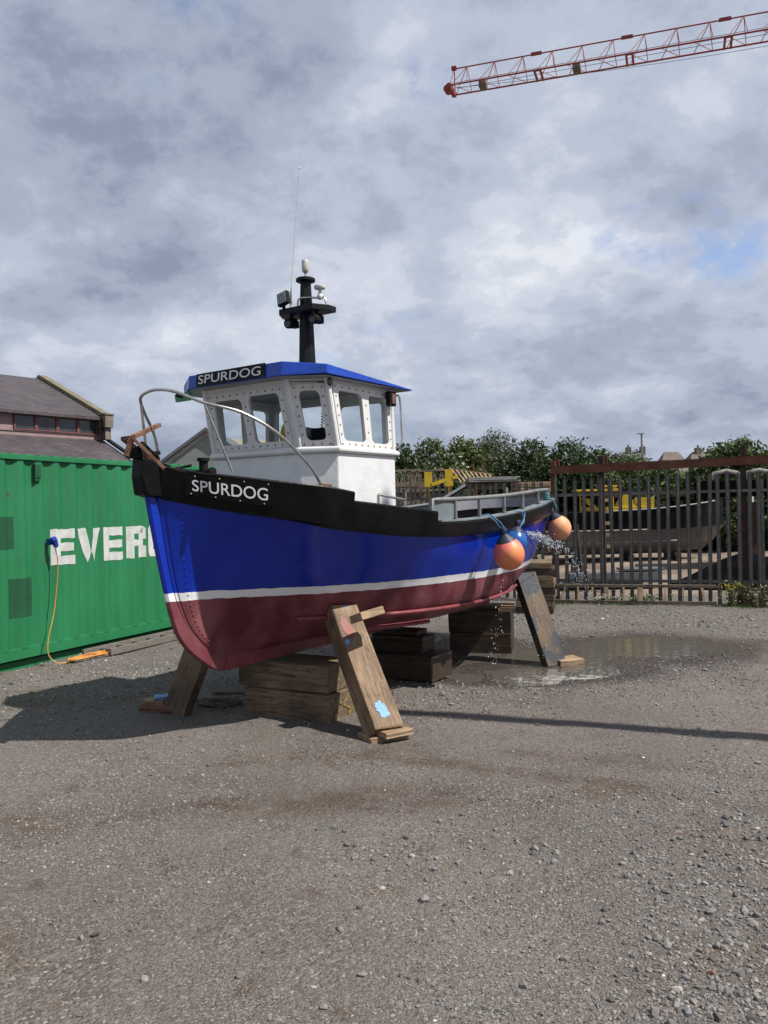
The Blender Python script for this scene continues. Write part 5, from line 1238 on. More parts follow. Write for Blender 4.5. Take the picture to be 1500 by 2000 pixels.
# low mound of one even dull black at lower right
m = MB(); nn = 26; V = []
for i in range(nn+1):
    for j in range(9):
        u = i/nn; v = j/8; hh = .70*min(1, u*5)*(math.sin(math.pi*v)**.5)*(1+.15*math.sin(u*23+v*9)); V.append((u*7.5, v*1.8, hh-.02))
m.add(V, [(i*9+j, (i+1)*9+j, (i+1)*9+j+1, i*9+j+1) for i in range(nn) for j in range(8)]); o = m.build('black_mound', 'mattblack', smooth=True, recalc=False); o.location = (at(1300, 1100, 17.2).x, 17.1, 0); o.rotation_euler = (0, 0, R(-18)); tag(o, 'low black mound behind the fence at the right edge', 'mound')
for px in (1443, 1470):
    a = at(px, 1000, 22); m = MB(); m.box((0, 0, 1.1), (.05, .05, 1.5)); m.box((.06, 0, .35), (.2, .04, .04)); o = m.build('white_post', 'letter'); o.location = (a.x, 22, .1); tag(o, 'thin white post before the dark shed, %s' % ('left of two' if px == 1443 else 'right of two'), 'post', 'white posts before the shed')
a = at(1462, 945, 19); e = empty('white_trailer_cover', (a.x, 19.6, 0), R(-10), 'white covered trailer top above the fence at the right edge', 'trailer')
m = MB(); 
for k in range(3):
    c = -.6+k*.75; m.tube([(c, 0, 2.38), (c+.08, 0, 2.5), (c+.35, 0, 2.56), (c+.6, 0, 2.5), (c+.68, 0, 2.38)], .055, 8)
m.build('cover', 'whiteplate_', e, smooth=True); m = MB(); m.box((.4, .5, 2.14), (2.4, .8, .40)); m.build('body', 'mattblack', e, bevel=.02); m = MB(); m.box((.4, .5, .9), (.2, .6, 1.8)); m.build('prop_stand', 'rustdark', e)

# ================================================================== TREES
MT['bark'] = mat('bark', (.06, .045, .03), .9, col2=(.10, .08, .06), ns=8, bump=.4)
def leaf_mat(name):
    m = bpy.data.materials.new(name); m.use_nodes = True; t = m.node_tree; n = t.nodes; l = t.links; b = n['Principled BSDF']
    a = n.new('ShaderNodeVertexColor'); a.layer_name = 'col'; l.new(a.outputs[0], b.inputs['Base Color']); b.inputs['Roughness'].default_value = .55; b.inputs['Specular IOR Level'].default_value = .35
    tr = n.new('ShaderNodeBsdfTranslucent'); l.new(a.outputs[0], tr.inputs[0]); mx = n.new('ShaderNodeMixShader'); mx.inputs[0].default_value = .25
    l.new(b.outputs[0], mx.inputs[1]); l.new(tr.outputs[0], mx.inputs[2]); l.new(mx.outputs[0], n['Material Output'].inputs[0]); return m
LM = leaf_mat('leaf')
def leaves(centres, radii, nleaf, size, c1, c2, flower=0, fcol=(.5, .48, .36), seed=0):
    g_ = np.random.default_rng(seed); C = np.array(centres); Rr = np.array(radii)
    vol = Rr.prod(1)**.7; k = g_.choice(len(C), nleaf, p=vol/vol.sum())
    d = g_.normal(size=(nleaf, 3)); d /= np.linalg.norm(d, axis=1)[:, None]; rad = g_.uniform(.35, 1.06, nleaf)**.45
    cl = g_.normal(0, .04, (nleaf, 3))
    # twiggy clusters: snap directions to a few hundred sprigs
    ns_ = 70*len(C); sp_d = g_.normal(size=(ns_, 3)); sp_d /= np.linalg.norm(sp_d, axis=1)[:, None]; sp_r = g_.uniform(.55, 1.12, ns_)
    si = g_.integers(0, ns_, nleaf)
    use = g_.random(nleaf) < .72
    Pn = C[k]+np.where(use[:, None], sp_d[si]*sp_r[si][:, None], d*rad[:, None])*Rr[k]+np.where(use[:, None], g_.normal(0, .085, (nleaf, 3)), cl)
    n1 = g_.normal(size=(nleaf, 3))+np.array([0, 0, .5]); n1 /= np.linalg.norm(n1, axis=1)[:, None]
    a = np.cross(n1, g_.normal(size=(nleaf, 3))); a /= np.linalg.norm(a, axis=1)[:, None]; bq = np.cross(n1, a)
    s = size*g_.uniform(.6, 1.35, nleaf)[:, None]
    V = np.stack([Pn-a*s, Pn-bq*s*.42+n1*s*.15, Pn+a*s, Pn+bq*s*.42+n1*s*.15], 1).reshape(-1, 3)
    Fc = np.arange(nleaf*4).reshape(-1, 4)
    t = g_.random(nleaf)[:, None]; tone = (1+.35*(g_.random(ns_)-.5))[si][:, None]
    col = (np.array(c1)*(1-t)+np.array(c2)*t)*tone*.82
    if flower:
        fs_ = (g_.random(ns_) < flower)[si] & use & (g_.random(nleaf) < .7); col[fs_] = np.array(fcol)*(.7+.5*g_.random(fs_.sum()))[:, None]
    cc = np.repeat(np.concatenate([np.clip(col, 0, 1), np.ones((nleaf, 1))], 1), 4, 0)
    return V, Fc, cc
def tree(name, px, ytop, hw, d, c1, c2, label, cat, nleaf=9000, flower=0, seed=0, size=.075, lobes=9, base=.4, group='trees and bushes behind the yard'):
    top = at(px, ytop, d); H_ = top.z; W_ = hw*1.5*d/F; r = random.Random(seed); nleaf = int(nleaf*1.5); size *= (.8, 1.15, .95, 1.3)[seed % 4]; nleaf = int(nleaf/(.8, 1.15, .95, 1.3)[seed % 4])
    e = empty(name, (top.x, d, 0), 0, label, cat, group)
    C = []; Rr = []
    for k in range(lobes):
        u = r.uniform(-1, 1); v = r.random()**.8
        z = base+(H_-base)*(.25+.62*v*(1-.35*abs(u)))
        rr = W_*r.uniform(.28, .46); C.append((u*W_*.78*(1-.25*v), r.uniform(-.5, .5)*W_, z)); Rr.append((rr, rr, rr*r.uniform(.7, 1.0)))
    C.append((0, 0, H_-W_*.36)); Rr.append((W_*.42, W_*.42, W_*.36))
    C.append((0, 0, base+(H_-base)*.42)); Rr.append((W_*.95, W_*.6, (H_-base)*.46))
    for sg in (-1, 1): C.append((sg*W_*.6, 0, base+(H_-base)*.5)); Rr.append((W_*.45, W_*.4, (H_-base)*.36))
    V, Fc, cc = leaves(C, Rr, nleaf, size, c1, c2, flower, seed=seed)
    V[:, 2] = np.minimum(V[:, 2], H_+.12); V[:, 2] = np.maximum(V[:, 2], .05)
    o = fast_mesh('crown', V, Fc, LM, False, {'col': ('POINT', cc)}); o.parent = e
    m = MB(); m.tube([(0, 0, -.1), (.05, 0, H_*.3), (-.04, .05, H_*.6), (0, 0, H_*.85)], [.10, .08, .05, .015], 8)
    for k in range(7):
        c = C[k]; z0 = H_*r.uniform(.2, .5); m.tube([(0, 0, z0), (c[0]*.5, c[1]*.5, (z0+c[2])/2-.05), (c[0], c[1], c[2])], [.045, .03, .01], 6)
    m.build('trunk', 'bark', e, smooth=True)
DG, DG2 = (.032, .062, .018), (.07, .115, .032)
OG, OG2 = (.075, .10, .03), (.13, .16, .05)
GG, GG2 = (.07, .09, .045), (.115, .14, .07)
MG, MG2 = (.05, .085, .022), (.11, .15, .045)
tree('elder_bush', 785, 872, 42, 26, DG, DG2, 'dark elder bush showing right of the wheelhouse', 'bush', 7000, .05, 1)
tree('elder_bush', 842, 858, 48, 27, DG, MG2, 'dark elder bush with cream flower heads behind the yellow bracket', 'bush', 9000, .16, 2)
tree('deciduous_tree', 905, 856, 40, 29, OG, OG2, 'yellowish green tree between the elder bush and the tall grey green tree', 'tree', 8000, 0, 3)
tree('deciduous_tree', 972, 843, 62, 30, GG, GG2, 'tallest grey green tree behind the stern', 'tree', 13000, 0, 4, lobes=12)
tree('deciduous_tree', 1040, 858, 45, 29, GG, MG, 'grey green tree right of the tallest one', 'tree', 8000, 0, 5)
tree('deciduous_tree', 1112, 858, 52, 27, DG, DG2, 'dark round tree above the left end of the rusty beam', 'tree', 10000, .03, 6)
tree('deciduous_tree', 1168, 878, 45, 27.5, DG, MG, 'low dark tree behind the second rusty post', 'tree', 7000, 0, 7)
tree('elder_bush', 1232, 884, 48, 26, MG, OG2, 'light green flowering bush below the street lamp', 'bush', 8000, .12, 8)
tree('elder_bush', 1300, 905, 55, 25.5, DG, MG2, 'low dark bush in front of the brown roofs', 'bush', 6000, .03, 9)
tree('elder_bush', 1375, 900, 48, 25.8, DG, MG2, 'low bush right of the brown roofs', 'bush', 6000, .08, 10)
tree('elder_bush', 1448, 856, 62, 25, DG, MG2, 'tall flowering elder bush at the right edge', 'bush', 11000, .09, 11)
tree('elder_bush', 1540, 866, 60, 25, DG, DG2, 'dark elder bush beyond the right edge', 'bush', 5000, .05, 12)
tree('elder_bush', 700, 880, 60, 27, DG, DG2, 'dark bush hidden behind the wheelhouse', 'bush', 5000, .05, 13)
# weeds at the fence foot
def weed(name, loc, h, nst, spread, mt, label, cat, fl=None, seed=0, lf=.05, group=None):
    r = random.Random(seed); m = MB(); f = MB()
    for k in range(nst):
        a = r.uniform(0, 6.28); b_ = (r.gauss(0, spread*.5), r.gauss(0, spread*.3)); tp = Vector((b_[0]+math.cos(a)*spread*.5*r.random(), b_[1]+math.sin(a)*spread*.3, h*r.uniform(.55, 1.0))); p0 = Vector((*b_, 0))
        m.tube([p0, (p0+tp)/2+Vector((r.gauss(0, .02), 0, .03)), tp], [.004, .003, .0015], 4)
        for q in range(7):
            c = p0.lerp(tp, r.uniform(.15, 1)); dr = Vector((r.gauss(0, 1), r.gauss(0, 1), r.uniform(-.1, .9))).normalized(); sd_ = dr.cross(Vector((r.gauss(0, 1), r.gauss(0, 1), 1))).normalized(); s_ = lf*r.uniform(.6, 1.4)
            m.add([c, c+dr*s_*.5+sd_*s_*.22, c+dr*s_, c+dr*s_*.5-sd_*s_*.22], [(0, 1, 2, 3)])
        if fl:
            for q in range(6): c = tp+Vector((r.gauss(0, .03), r.gauss(0, .02), r.gauss(0, .018))); f.ball(c, .011, 6, (1, 1, .5))
    e = empty(name, loc, 0, label, cat, group); m.build('stems', mt, e, recalc=False)
    if fl: f.build('flower_head', fl, e)
weed('ragwort', (6.0, 14.30, 0), .42, 9, .16, 'grass', 'tall ragwort with yellow flowers at the right end of the wooden ladder', 'weed', 'flower', 1)
weed('daisy_clump', (3.95, 15.0, 0), .18, 16, .35, 'grass', 'low weeds with white daisies in front of the wooden ladder', 'weed', 'whiteflower', 2, .05)
weed('weed_clump', (6.22, 14.22, 0), .46, 60, .34, 'dryleaf', 'dry yellowish weeds right of the ragwort', 'weed', None, 3, .06)
weed('weed_clump', (6.55, 14.05, 0), .40, 60, .36, 'dryleaf', 'dry brown weeds at the right edge of the fence foot', 'weed', None, 4, .06)
weed('weed_clump', (4.75, 14.80, 0), .20, 22, .35, 'grass', 'green weeds behind the middle of the wooden ladder', 'weed', None, 5, .06)
# grass tufts: ground cover at the fence foot
gq = np.random.default_rng(3); nb_ = 5200; u = gq.uniform(-.1, 4.6, nb_); clump = (vnoise(u*1.0, u*0, 1.6, 3) > .48) | (gq.random(nb_) < .12); u = u[clump]; nb_ = len(u)
off = -gq.gamma(2.0, .11, nb_)-.05; bx = P0.x+U.x*u-U.y*0+(-(-U.y))*0+off*(-U.y)*-1*0; 
nrm2 = np.array([-U.y, U.x]); bx = P0.x+U.x*u+nrm2[0]*off; by = P0.y+U.y*u+nrm2[1]*off
hgt = gq.uniform(.02, .075, nb_); th = gq.uniform(0, 6.28, nb_); ln_ = gq.normal(0, .02, (nb_, 2)); wq = .004
V = np.stack([np.stack([bx-wq*np.cos(th), by-wq*np.sin(th), np.zeros(nb_)-.005], 1), np.stack([bx+wq*np.cos(th), by+wq*np.sin(th), np.zeros(nb_)-.005], 1), np.stack([bx+ln_[:, 0], by+ln_[:, 1], hgt], 1)], 1).reshape(-1, 3)
gcol = np.array([.07, .13, .025])*gq.uniform(.6, 1.5, nb_)[:, None]; gcol = np.repeat(np.concatenate([gcol, np.ones((nb_, 1))], 1), 3, 0)
tag(fast_mesh('grass', V, np.arange(nb_*3).reshape(-1, 3), LM, False, {'col': ('POINT', gcol)}), 'short green grass growing along the foot of the fence', 'grass', kind='stuff')

# ================================================================== BUILDINGS
def slate_mat():
    m = bpy.data.materials.new('slate_roof'); m.use_nodes = True; t = m.node_tree; n = t.nodes; l = t.links; b = n['Principled BSDF']; b.inputs['Roughness'].default_value = .6
    tc = n.new('ShaderNodeTexCoord'); mp = n.new('ShaderNodeMapping'); l.new(tc.outputs['Object'], mp.inputs[0]); mp.inputs['Rotation'].default_value = (R(-27), 0, 0)
    br = n.new('ShaderNodeTexBrick'); br.inputs['Scale'].default_value = 1; br.inputs['Brick Width'].default_value = .30; br.inputs['Row Height'].default_value = .14; br.inputs['Mortar Size'].default_value = .008; br.inputs['Color1'].default_value = (.042, .034, .040, 1); br.inputs['Color2'].default_value = (.068, .056, .063, 1); br.inputs['Mortar'].default_value = (.022, .019, .021, 1); l.new(mp.outputs[0], br.inputs['Vector'])
    q = n.new('ShaderNodeTexNoise'); q.inputs['Scale'].default_value = .9; q.inputs['Detail'].default_value = 8; l.new(tc.outputs['Object'], q.inputs['Vector']); r = n.new('ShaderNodeValToRGB'); r.color_ramp.elements[0].position = .3; r.color_ramp.elements[0].color = (.75, .75, .75, 1); r.color_ramp.elements[1].position = .7; r.color_ramp.elements[1].color = (1.2, 1.15, 1.1, 1); l.new(q.outputs['Fac'], r.inputs[0])
    mx = n.new('ShaderNodeMix'); mx.data_type = 'RGBA'; mx.blend_type = 'MULTIPLY'; mx.inputs[0].default_value = 1; l.new(br.outputs[0], mx.inputs[6]); l.new(r.outputs[0], mx.inputs[7]); l.new(mx.outputs[2], b.inputs['Base Color'])
    bp = n.new('ShaderNodeBump'); bp.inputs['Strength'].default_value = .5; bp.inputs['Distance'].default_value = .02; l.new(br.outputs['Fac'], bp.inputs['Height']); bp.invert = True; l.new(bp.outputs[0], b.inputs['Normal']); return m
MT['slate'] = slate_mat()
MT['stonew'] = mat('sandstone', (.16, .13, .10), .85, col2=(.25, .205, .16), ns=3, bump=.4, bs=8)
MT['lichen'] = mat('lichened_coping', (.15, .13, .085), .85, col2=(.24, .21, .13), ns=5, bump=.4, bs=8)
MT['pinkw'] = mat('pink_painted_render', (.30, .205, .20), .8, col2=(.36, .255, .245), ns=2)
MT['maroon'] = mat('maroon_window_frame', (.17, .055, .055), .6)
MT['darkpane'] = mat('dark_window_pane', (.035, .04, .045), .12, col2=(.09, .10, .105), ns=.9, spec=.7)
bl_a = math.atan2(.8, .6); e = empty('slate_warehouse', (-14.5, 31, 0), bl_a, 'old warehouse with purple slate roofs and a window strip, behind the container', 'warehouse')
s0, s1 = -14, 4.5
def slab(m, P, th):   # sloped sheet between (y,z) points
    (ya, za), (yb, zb) = P; m.add([(s0, ya, za), (s1, ya, za), (s1, yb, zb), (s0, yb, zb), (s0, ya, za-th), (s1, ya, za-th), (s1, yb, zb-th), (s0, yb, zb-th)], [(0, 1, 2, 3), (7, 6, 5, 4), (0, 4, 5, 1), (1, 5, 6, 2), (2, 6, 7, 3), (3, 7, 4, 0)])
m = MB(); slab(m, ((-.35, 5.93), (4.4, 8.08)), .12); slab(m, ((4.4, 8.08), (9.1, 5.93)), .12); m.build('roof', 'slate', e)
m = MB(); slab(m, ((-4.6, 2.75), (0, 5.02)), .12); m.build('lower_roof', 'slate', e)
m = MB(); wbox(m, s0, s1, 0, 9, 0, 5.0); wbox(m, s0, s1-.05, .02, .12, 5.0, 5.9); m.prism([(0, 5.0), (9, 5.0), (9, 5.9), (4.4, 8.0), (0, 5.8)], s1-.3, s1, lambda x, y, z: Vector((z, x, y))); wbox(m, s0, s1, -4.4, 0, 0, 2.7); m.prism([(-4.4, 2.7), (0, 2.7), (0, 4.9)], s1-.3, s1-.01, lambda x, y, z: Vector((z, x, y))); m.build('wall', 'stonew', e)
m = MB(); wbox(m, s0, s1-.1, -.02, .02, 5.0, 5.19); wbox(m, s0, s1-.1, -.06, .03, 5.17, 5.21); wbox(m, s0, s1-.1, -.02, .02, 5.82, 5.9); 
for x in (-8.6, -4.3, -.1): wbox(m, x, x+.62, -.05, .03, 5.19, 5.82)
m.build('window_band', 'pinkw', e)
wx = [x for x in np.arange(s0+.1, -.2, .93) if not any(q-.93 < x < q+.6 for q in (-8.6, -4.3))]
for x in [.55+k*.92 for k in range(4)]+[-1.05-k*.93 for k in range(3)]+[-4.95-.93*k for k in range(4)]:
    m = MB(); wbox(m, x, x+.9, -.03, .0, 5.21, 5.82); fm = MB(); fr_ = [(x, 5.21), (x+.92, 5.21), (x+.92, 5.82), (x, 5.82)]; ho = [(x+.07, 5.26), (x+.85, 5.26), (x+.85, 5.79), (x+.07, 5.79)]
    fm.plate(fr_, [ho], .05, lambda a, c, z: Vector((a, -.035-z, c))); wn = fm.build('window', 'maroon', e); m = MB(); wbox(m, x+.06, x+.86, -.04, -.03, 5.25, 5.80); m.build('pane', 'darkpane', wn)
m = MB(); m.prism([(-.4, 5.93), (4.4, 8.10), (4.4, 8.26), (-.4, 6.09)], s1-.25, s1+.12, lambda x, y, z: Vector((z, x, y))); m.prism([(9.3, 5.88), (9.3, 6.04), (4.4, 8.26), (4.4, 8.10)], s1-.25, s1+.12, lambda x, y, z: Vector((z, x, y))); m.build('coping', 'lichen', e)
m = MB(); wbox(m, s1-.28, s1+.12, -.60, -.1, 5.50, 6.02); wbox(m, s1-.32, s1+.16, -.64, -.06, 6.02, 6.09); wbox(m, s1-.2, s1+.08, -.48, -.1, 5.0, 5.5); m.build('kneeler', 'stonew', e, bevel=.02)
m = MB(); m.prism([(-4.7, 2.80), (-.2, 5.02), (-.2, 5.12), (-4.7, 2.92)], s1-.06, s1+.12, lambda x, y, z: Vector((z, x, y))); m.cyl((s1-.28, -.42, 5.85), (s1-.28, -.42, 5.0), .05, 8); m.build('gutter', 'blackm', e)
# grey shed with gable, seen behind the bow
MT['paleboard'] = mat('pale_green_boarding', (.22, .25, .23), .7, col2=(.27, .30, .28), ns=3, stretch=(.3, 1, 6))
pk = at(403, 842, 30); e = empty('gabled_shed', (pk.x, 30, 0), 0, 'pale green gabled shed behind the bow and wheelhouse', 'shed')
pz = pk.z; hw_ = 2.6; dz = 1.85
m = MB(); m.prism([(-hw_, 0), (hw_, 0), (hw_, pz-dz-.1), (0, pz-.1), (-hw_, pz-dz-.1)], 0, .2, lambda x, y, z: Vector((x, z, y))); wbox(m, -hw_+.1, hw_-.1, .2, 6, 0, pz-dz-.3); m.build('wall', 'paleboard', e)
m = MB(); 
for sg in (-1, 1): m.prism([(0, pz-.18), (sg*(hw_+.2), pz-dz-.33), (sg*(hw_+.2), pz-dz-.15), (0, pz)], -.05, -.01, lambda x, y, z: Vector((x, z, y)))
m.build('bargeboard', 'sheet', e)
m = MB()
for sg in (-1, 1): m.prism([(0, pz+.0), (sg*(hw_+.25), pz-dz-.15), (sg*(hw_+.25), pz-dz-.03), (0, pz+.13)], -.15, 6.0, lambda x, y, z: Vector((x, z, y)))
m.build('roof', 'dkgrey', e)
# tiled roof seen through the windows
a = at(432, 850, 33); e = empty('tiled_house', (a.x, 33, 0), R(25), 'house with a pale tiled roof seen through the wheelhouse window', 'house')
MT['tile'] = mat('pale_tiles', (.30, .24, .17), .8, col2=(.38, .32, .24), ns=4, stretch=(1, 1, 8)); MT['render'] = mat('cream_render', (.42, .38, .31), .8, col2=(.36, .32, .26), ns=2)
m = MB(); wbox(m, 0, 6, 0, 5, 0, 3.6); m.prism([(0, 3.6), (5, 3.6), (2.5, 4.9)], 0, .2, lambda x, y, z: Vector((z, x, y))); m.build('wall', 'render', e)
m = MB(); m.prism([(-.2, 3.5), (2.5, 4.9), (5.2, 3.5), (5.2, 3.65), (2.5, 5.05), (-.2, 3.65)], -.15, 6.1, lambda x, y, z: Vector((z, x, y))); m.build('roof', 'tile', e)
# far houses above the hedge
MT['brownroof'] = mat('brown_tiled_roof', (.13, .10, .085), .8, col2=(.19, .15, .12), ns=1); MT['greyroof'] = mat('grey_slate_roof', (.13, .13, .14), .7, col2=(.17, .17, .18), ns=1)
def house(px, yr, wpx, d, rz, mroof, label, hipped=False, chim=(), seed=0):
    a = at(px, yr, d); W_ = wpx*d/F; zr = a.z; e = empty('house', (a.x, d, 0), R(rz), label, 'house', 'houses beyond the hedge')
    m = MB(); wbox(m, 0, W_, 0, 7, 0, zr-2.4); 
    if not hipped: m.prism([(0, zr-2.4), (7, zr-2.4), (3.5, zr-.1)], 0, .25, lambda x, y, z: Vector((z, x, y))); m.prism([(0, zr-2.4), (7, zr-2.4), (3.5, zr-.1)], W_-.25, W_, lambda x, y, z: Vector((z, x, y)))
    m.build('wall', 'render', e)
    m = MB(); h_ = min(2.2, W_*.28) if hipped else 0
    V = [(-.3, -.3, zr-2.5), (W_+.3, -.3, zr-2.5), (W_+.3, 7.3, zr-2.5), (-.3, 7.3, zr-2.5), (h_, 3.5, zr), (W_-h_, 3.5, zr)]; m.add(V, [(0, 1, 5, 4), (1, 2, 5), (2, 3, 4, 5), (3, 0, 4), (0, 3, 2, 1)] if hipped else [(0, 1, 5, 4), (2, 3, 4, 5), (0, 3, 2, 1)]); rf_ = m.build('roof', mroof, e)
    for cx in chim:
        m = MB(); wbox(m, cx*W_, cx*W_+.55, 3.0, 3.9, zr-.6, zr+.45); m.cyl((cx*W_+.28, 3.4, zr+.4), (cx*W_+.28, 3.4, zr+.75), .12, 8); m.build('chimney', 'stonew', rf_)
house(1232, 877, 34, 95, -6, 'greyroof', 'grey roofed house with two chimneys left of the street lamp base', False, (.04, .86))
house(1268, 881, 16, 90, 70, 'greyroof', 'small pale gabled house just right of the street lamp', False)
house(1284, 882, 30, 82, 60, 'greyroof', 'low grey roofed house left of the brown roofs', True)
house(1292, 879, 62, 84, -8, 'brownroof', 'brown hipped roof in the middle of the far houses', True)
house(1347, 879, 85, 88, -4, 'brownroof', 'long brown roof at the right of the far houses', True, (.35,))
a = at(1253, 848, 72); e = empty('street_lamp', (a.x, 72, 0), 0, 'tall grey street lamp above the hedge', 'street lamp')
m = MB(); m.tube([(0, 0, 0), (0, 0, a.z)], [.13, .08], 10); m.build('pole', 'galv', e, smooth=True); m = MB(); m.box((-.1, 0, a.z+.05), (.55, .3, .10)); m.build('lamp_head', 'galv', e, bevel=.03)

# ================================================================== CRANE JIB
J0 = at(884, 176, 41.5); J1 = at(1500, 69, 36.6); J1.z = J0.z+.0; jd = (J1-J0); jd.z = 0; L_ = jd.length
zz_ = at(1500, 69, 36.6).z; slope = (zz_-J0.z)/L_
jd.normalize(); crane = empty('tower_crane', (J0.x, J0.y, J0.z), math.atan2(jd.y, jd.x), 'red lattice tower crane jib reaching in from the upper right', 'crane')
JL = 46.0; wj, hj, bay = .52, 1.05, 1.42
def J(x, y, z): return Vector((x, y, z+slope*x))
ch = MB()
ch.tube([J(0, -wj, 0), J(JL, -wj, 0)], .042, 6); ch.tube([J(0, wj, 0), J(JL, wj, 0)], .042, 6); ch.tube([J(.1, 0, hj), J(JL, 0, hj)], .034, 6)
ch.build('chord', 'cranered', crane)
lt = MB(); k = 0; x = .05
while x < JL-1:
    lt.tube([J(x, -wj, 0), J(x+bay*.5, 0, hj)], .018, 5); lt.tube([J(x+bay*.5, 0, hj), J(x+bay*.58, -wj, 0)], .018, 5); lt.tube([J(x, wj, 0), J(x+bay*.5, 0, hj)], .018, 5); lt.tube([J(x+bay*.5, 0, hj), J(x+bay*.58, wj, 0)], .018, 5)
    lt.tube([J(x, -wj, 0), J(x+bay*.58, wj, 0)], .016, 5); x += bay; k += 1
lt.build('lattice', 'cranered', crane)
for x in np.arange(4.2, JL, 4.26):
    m = MB(); m.bar(J(x-.22, 0, hj+.02), J(x+.3, 0, hj+.02), .14, .12); m.build('joint', 'cranered', crane); m = MB(); m.bar(J(x, -wj, -.02), J(x, wj, -.02), .10, .08); m.bar(J(x+.28, -wj, -.02), J(x+.28, wj, -.02), .10, .08); m.bar(J(x-.04, -wj, -.02), J(x+.32, -wj, -.02), .08, .09); m.build('cross_brace', 'cranered', crane)
m = MB(); m.bar(J(-.05, -wj-.05, 0), J(-.05, wj+.05, 0), .2, .22); m.cyl(J(-.22, -.25, .02), J(-.22, .1, .02), .2, 12); m.tube([J(0, -wj, 0), J(.1, 0, hj)], .03, 6); m.tube([J(0, wj, 0), J(.1, 0, hj)], .03, 6); m.box(J(.1, 0, hj+.03), (.25, .2, .16)); m.build('jib_nose', 'cranered', crane)
m = MB(); m.tube([J(.2, 0, .35), J(JL, 0, .42)], .012, 4); m.tube([J(.2, .1, .1), J(JL, .1, .14)], .012, 4); m.tube([J(.3, -.4, -.12)]+[J(.3+k, -.4, -.12-.55*math.sin(math.pi*min(1, k/26))) for k in range(2, 27, 2)], .011, 4); m.build('cable', 'dkgrey', crane)
for x in (1.55, 6.15): m = MB(); m.box(J(x, .1, .02), (.36, .5, .30)); m.build('sign_plate', 'lichen', crane, bevel=.02)
m = MB(); hgt_ = J0.z+slope*JL
for sx in (-.6, .6):
    for sy in (-.6, .6): m.bar((JL+sx, sy, -J0.z), (JL+sx, sy, hj+slope*JL+1.5), .12, .12)
for k in range(16):
    z0 = -J0.z+k*(hgt_/16); z1 = z0+hgt_/16
    for a, c in (((-.6, -.6), (.6, -.6)), ((.6, -.6), (.6, .6)), ((.6, .6), (-.6, .6)), ((-.6, .6), (-.6, -.6))): m.bar((JL+a[0], a[1], z0), (JL+c[0], c[1], z1), .06, .06)
m.build('tower', 'cranered', crane)

# pole out of view to the right; its shadow crosses the yard and the hull
gnd = Vector((2.9, 6.26)); hd = Vector((math.cos(SUN_AZ), -math.sin(SUN_AZ)))
pp_ = gnd+hd*3.0; e = empty('telegraph_pole', (pp_.x, pp_.y, 0), 0, 'wooden telegraph pole standing right of the camera view', 'pole')
m = MB(); m.tube([(0, 0, -.2), (0, 0, 10.2)], [.12, .09], 12); m.build('pole', 'sleeper', e, smooth=True)
m = MB(); m.cyl((.15, 0, 9.6), (.12, 0, 9.6), .02, 8); m.box((0, .14, 9.6), (.5, .08, .08)); m.build('crossarm', 'sleeper', e)

# ================================================================== WATER SPRAY
MT['spray'] = mat('water_spray', (.62, .67, .74), .08, spec=.8)
MT['foam'] = mat('water_foam', (.55, .53, .49), .5)
def drops(P, s, name, label, mt, sc=(1, 1, 1)):
    ico = []; phi = (1+5**.5)/2
    ico = np.array([(1, 0, 0), (-1, 0, 0), (0, 1, 0), (0, -1, 0), (0, 0, 1.3), (0, 0, -1.3)], float)*np.array(sc); tri = np.array([(0, 2, 4), (2, 1, 4), (1, 3, 4), (3, 0, 4), (2, 0, 5), (1, 2, 5), (3, 1, 5), (0, 3, 5)])
    V = (ico[None]*s[:, None, None]+P[:, None]).reshape(-1, 3); Fc = (tri[None]+np.arange(len(P))[:, None, None]*6).reshape(-1, 3)
    return tag(fast_mesh(name, V, Fc, MT[mt], True), label, 'water', kind='stuff')
g5 = np.random.default_rng(9); pts = []
def arc_pts(a, c, sag, n_, spread, e0=0.0, e1=1.0):
    a = np.array(a); c = np.array(c); u = g5.beta(1.2, 1.0, n_)[:, None]*(e1-e0)+e0; p = a*(1-u)+c*u; p[:, 2] += sag*(u[:, 0]*(1-u[:, 0])); return p+g5.normal(0, 1, (n_, 3))*spread*(.4+u)
hb_ = BW(3.3, 1.28, 1.50); tail_ = BW(4.95, 1.15, 1.18); gd = BW(5.0, 1.4, .0)
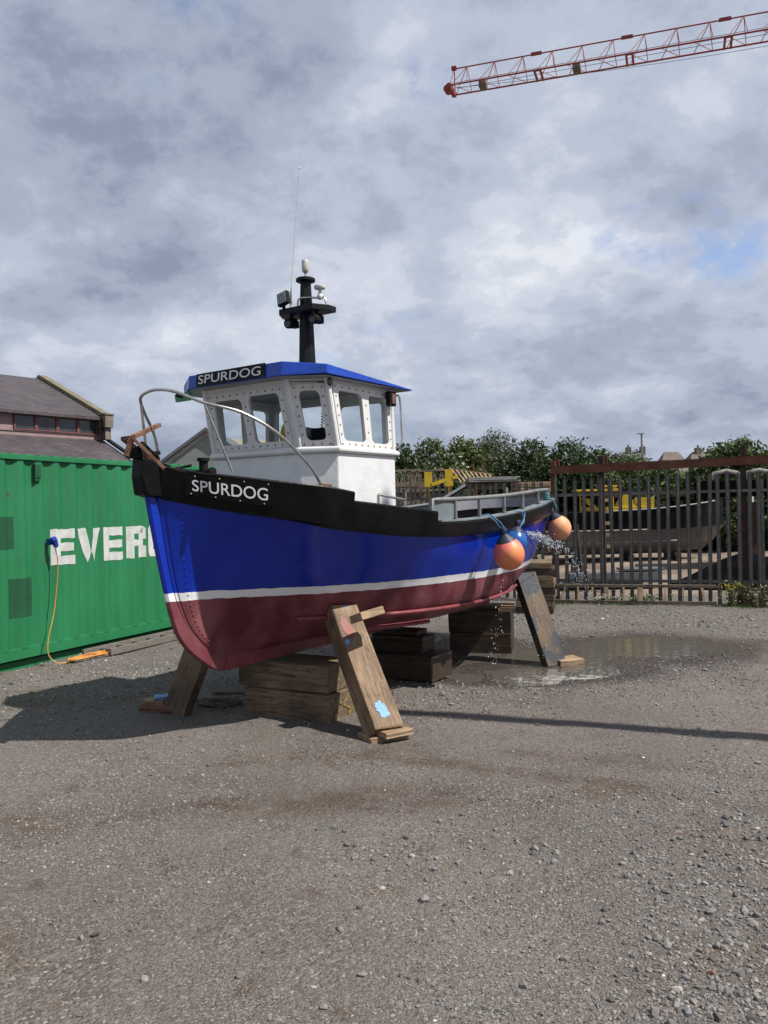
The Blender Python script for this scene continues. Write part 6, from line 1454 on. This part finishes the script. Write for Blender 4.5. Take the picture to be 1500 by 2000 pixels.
pts.append(arc_pts(BW(3.0, 1.36, 1.54), BW(4.6, 1.08, 1.25), .12, 420, .035))
pts.append(arc_pts(BW(4.3, 1.16, 1.38), BW(5.2, 1.25, .55), .45, 230, .05))
pts.append(arc_pts(BW(2.55, 1.30, 1.16), BW(2.7, 1.10, .2), .0, 70, .03))
pts.append(arc_pts(BW(3.9, 1.0, .95), BW(3.9, 1.15, .05), .0, 60, .05))
sj = MB(); rj = random.Random(12)
for k in range(16):
    A_ = BW(2.98+rj.uniform(-.05, .05), 1.35, 1.54+rj.uniform(-.01, .03)); B_ = BW(4.2+rj.uniform(-.5, .5), 1.14, 1.32+rj.uniform(-.12, .06)); pth = []
    for q in range(11):
        u_ = q/10; p = A_.lerp(B_, u_)+Vector((rj.gauss(0, .010), rj.gauss(0, .008), .10*u_*(1-u_)+rj.gauss(0, .014)*(.3+u_))); pth.append(p)
    u0 = rj.randint(0, 4); pth = pth[u0:u0+rj.randint(4, 7)]
    if len(pth) > 2: cq = catmull(pth, 3); sj.tube(cq, [max(.0008, .0042*math.sin(math.pi*i/(len(cq)-1))*rj.uniform(.6, 1.2)) for i in range(len(cq))], 6)
tag(sj.build('water_jet', 'spray', smooth=True), 'thin streams of water running off the hull beside the blue buoy', 'water', kind='stuff')
Pp = np.concatenate(pts); s = .0015+.0045*g5.random(len(Pp))**2; drops(Pp, s, 'water_spray', 'spray of water flying off the hull below the blue buoy', 'spray', (1, 1, 1.7))
nf = 520; c0 = np.array([2.15, 8.62]); pp2 = g5.normal(0, 1, (nf, 2))*np.array([.42, .16])+c0; keep = gh(pp2[:, 0], pp2[:, 1]) < WATER_Z+.02; pp2 = pp2[keep]
drops(np.concatenate([pp2, np.full((len(pp2), 1), WATER_Z+.003)], 1)+np.stack([np.zeros(len(pp2)), np.zeros(len(pp2)), g5.gamma(1.2, .02, len(pp2))], 1), g5.uniform(.002, .007, len(pp2)), 'water_foam', 'white foam and splashes where the water lands in the puddle', 'foam', (1.6, 1, .4))
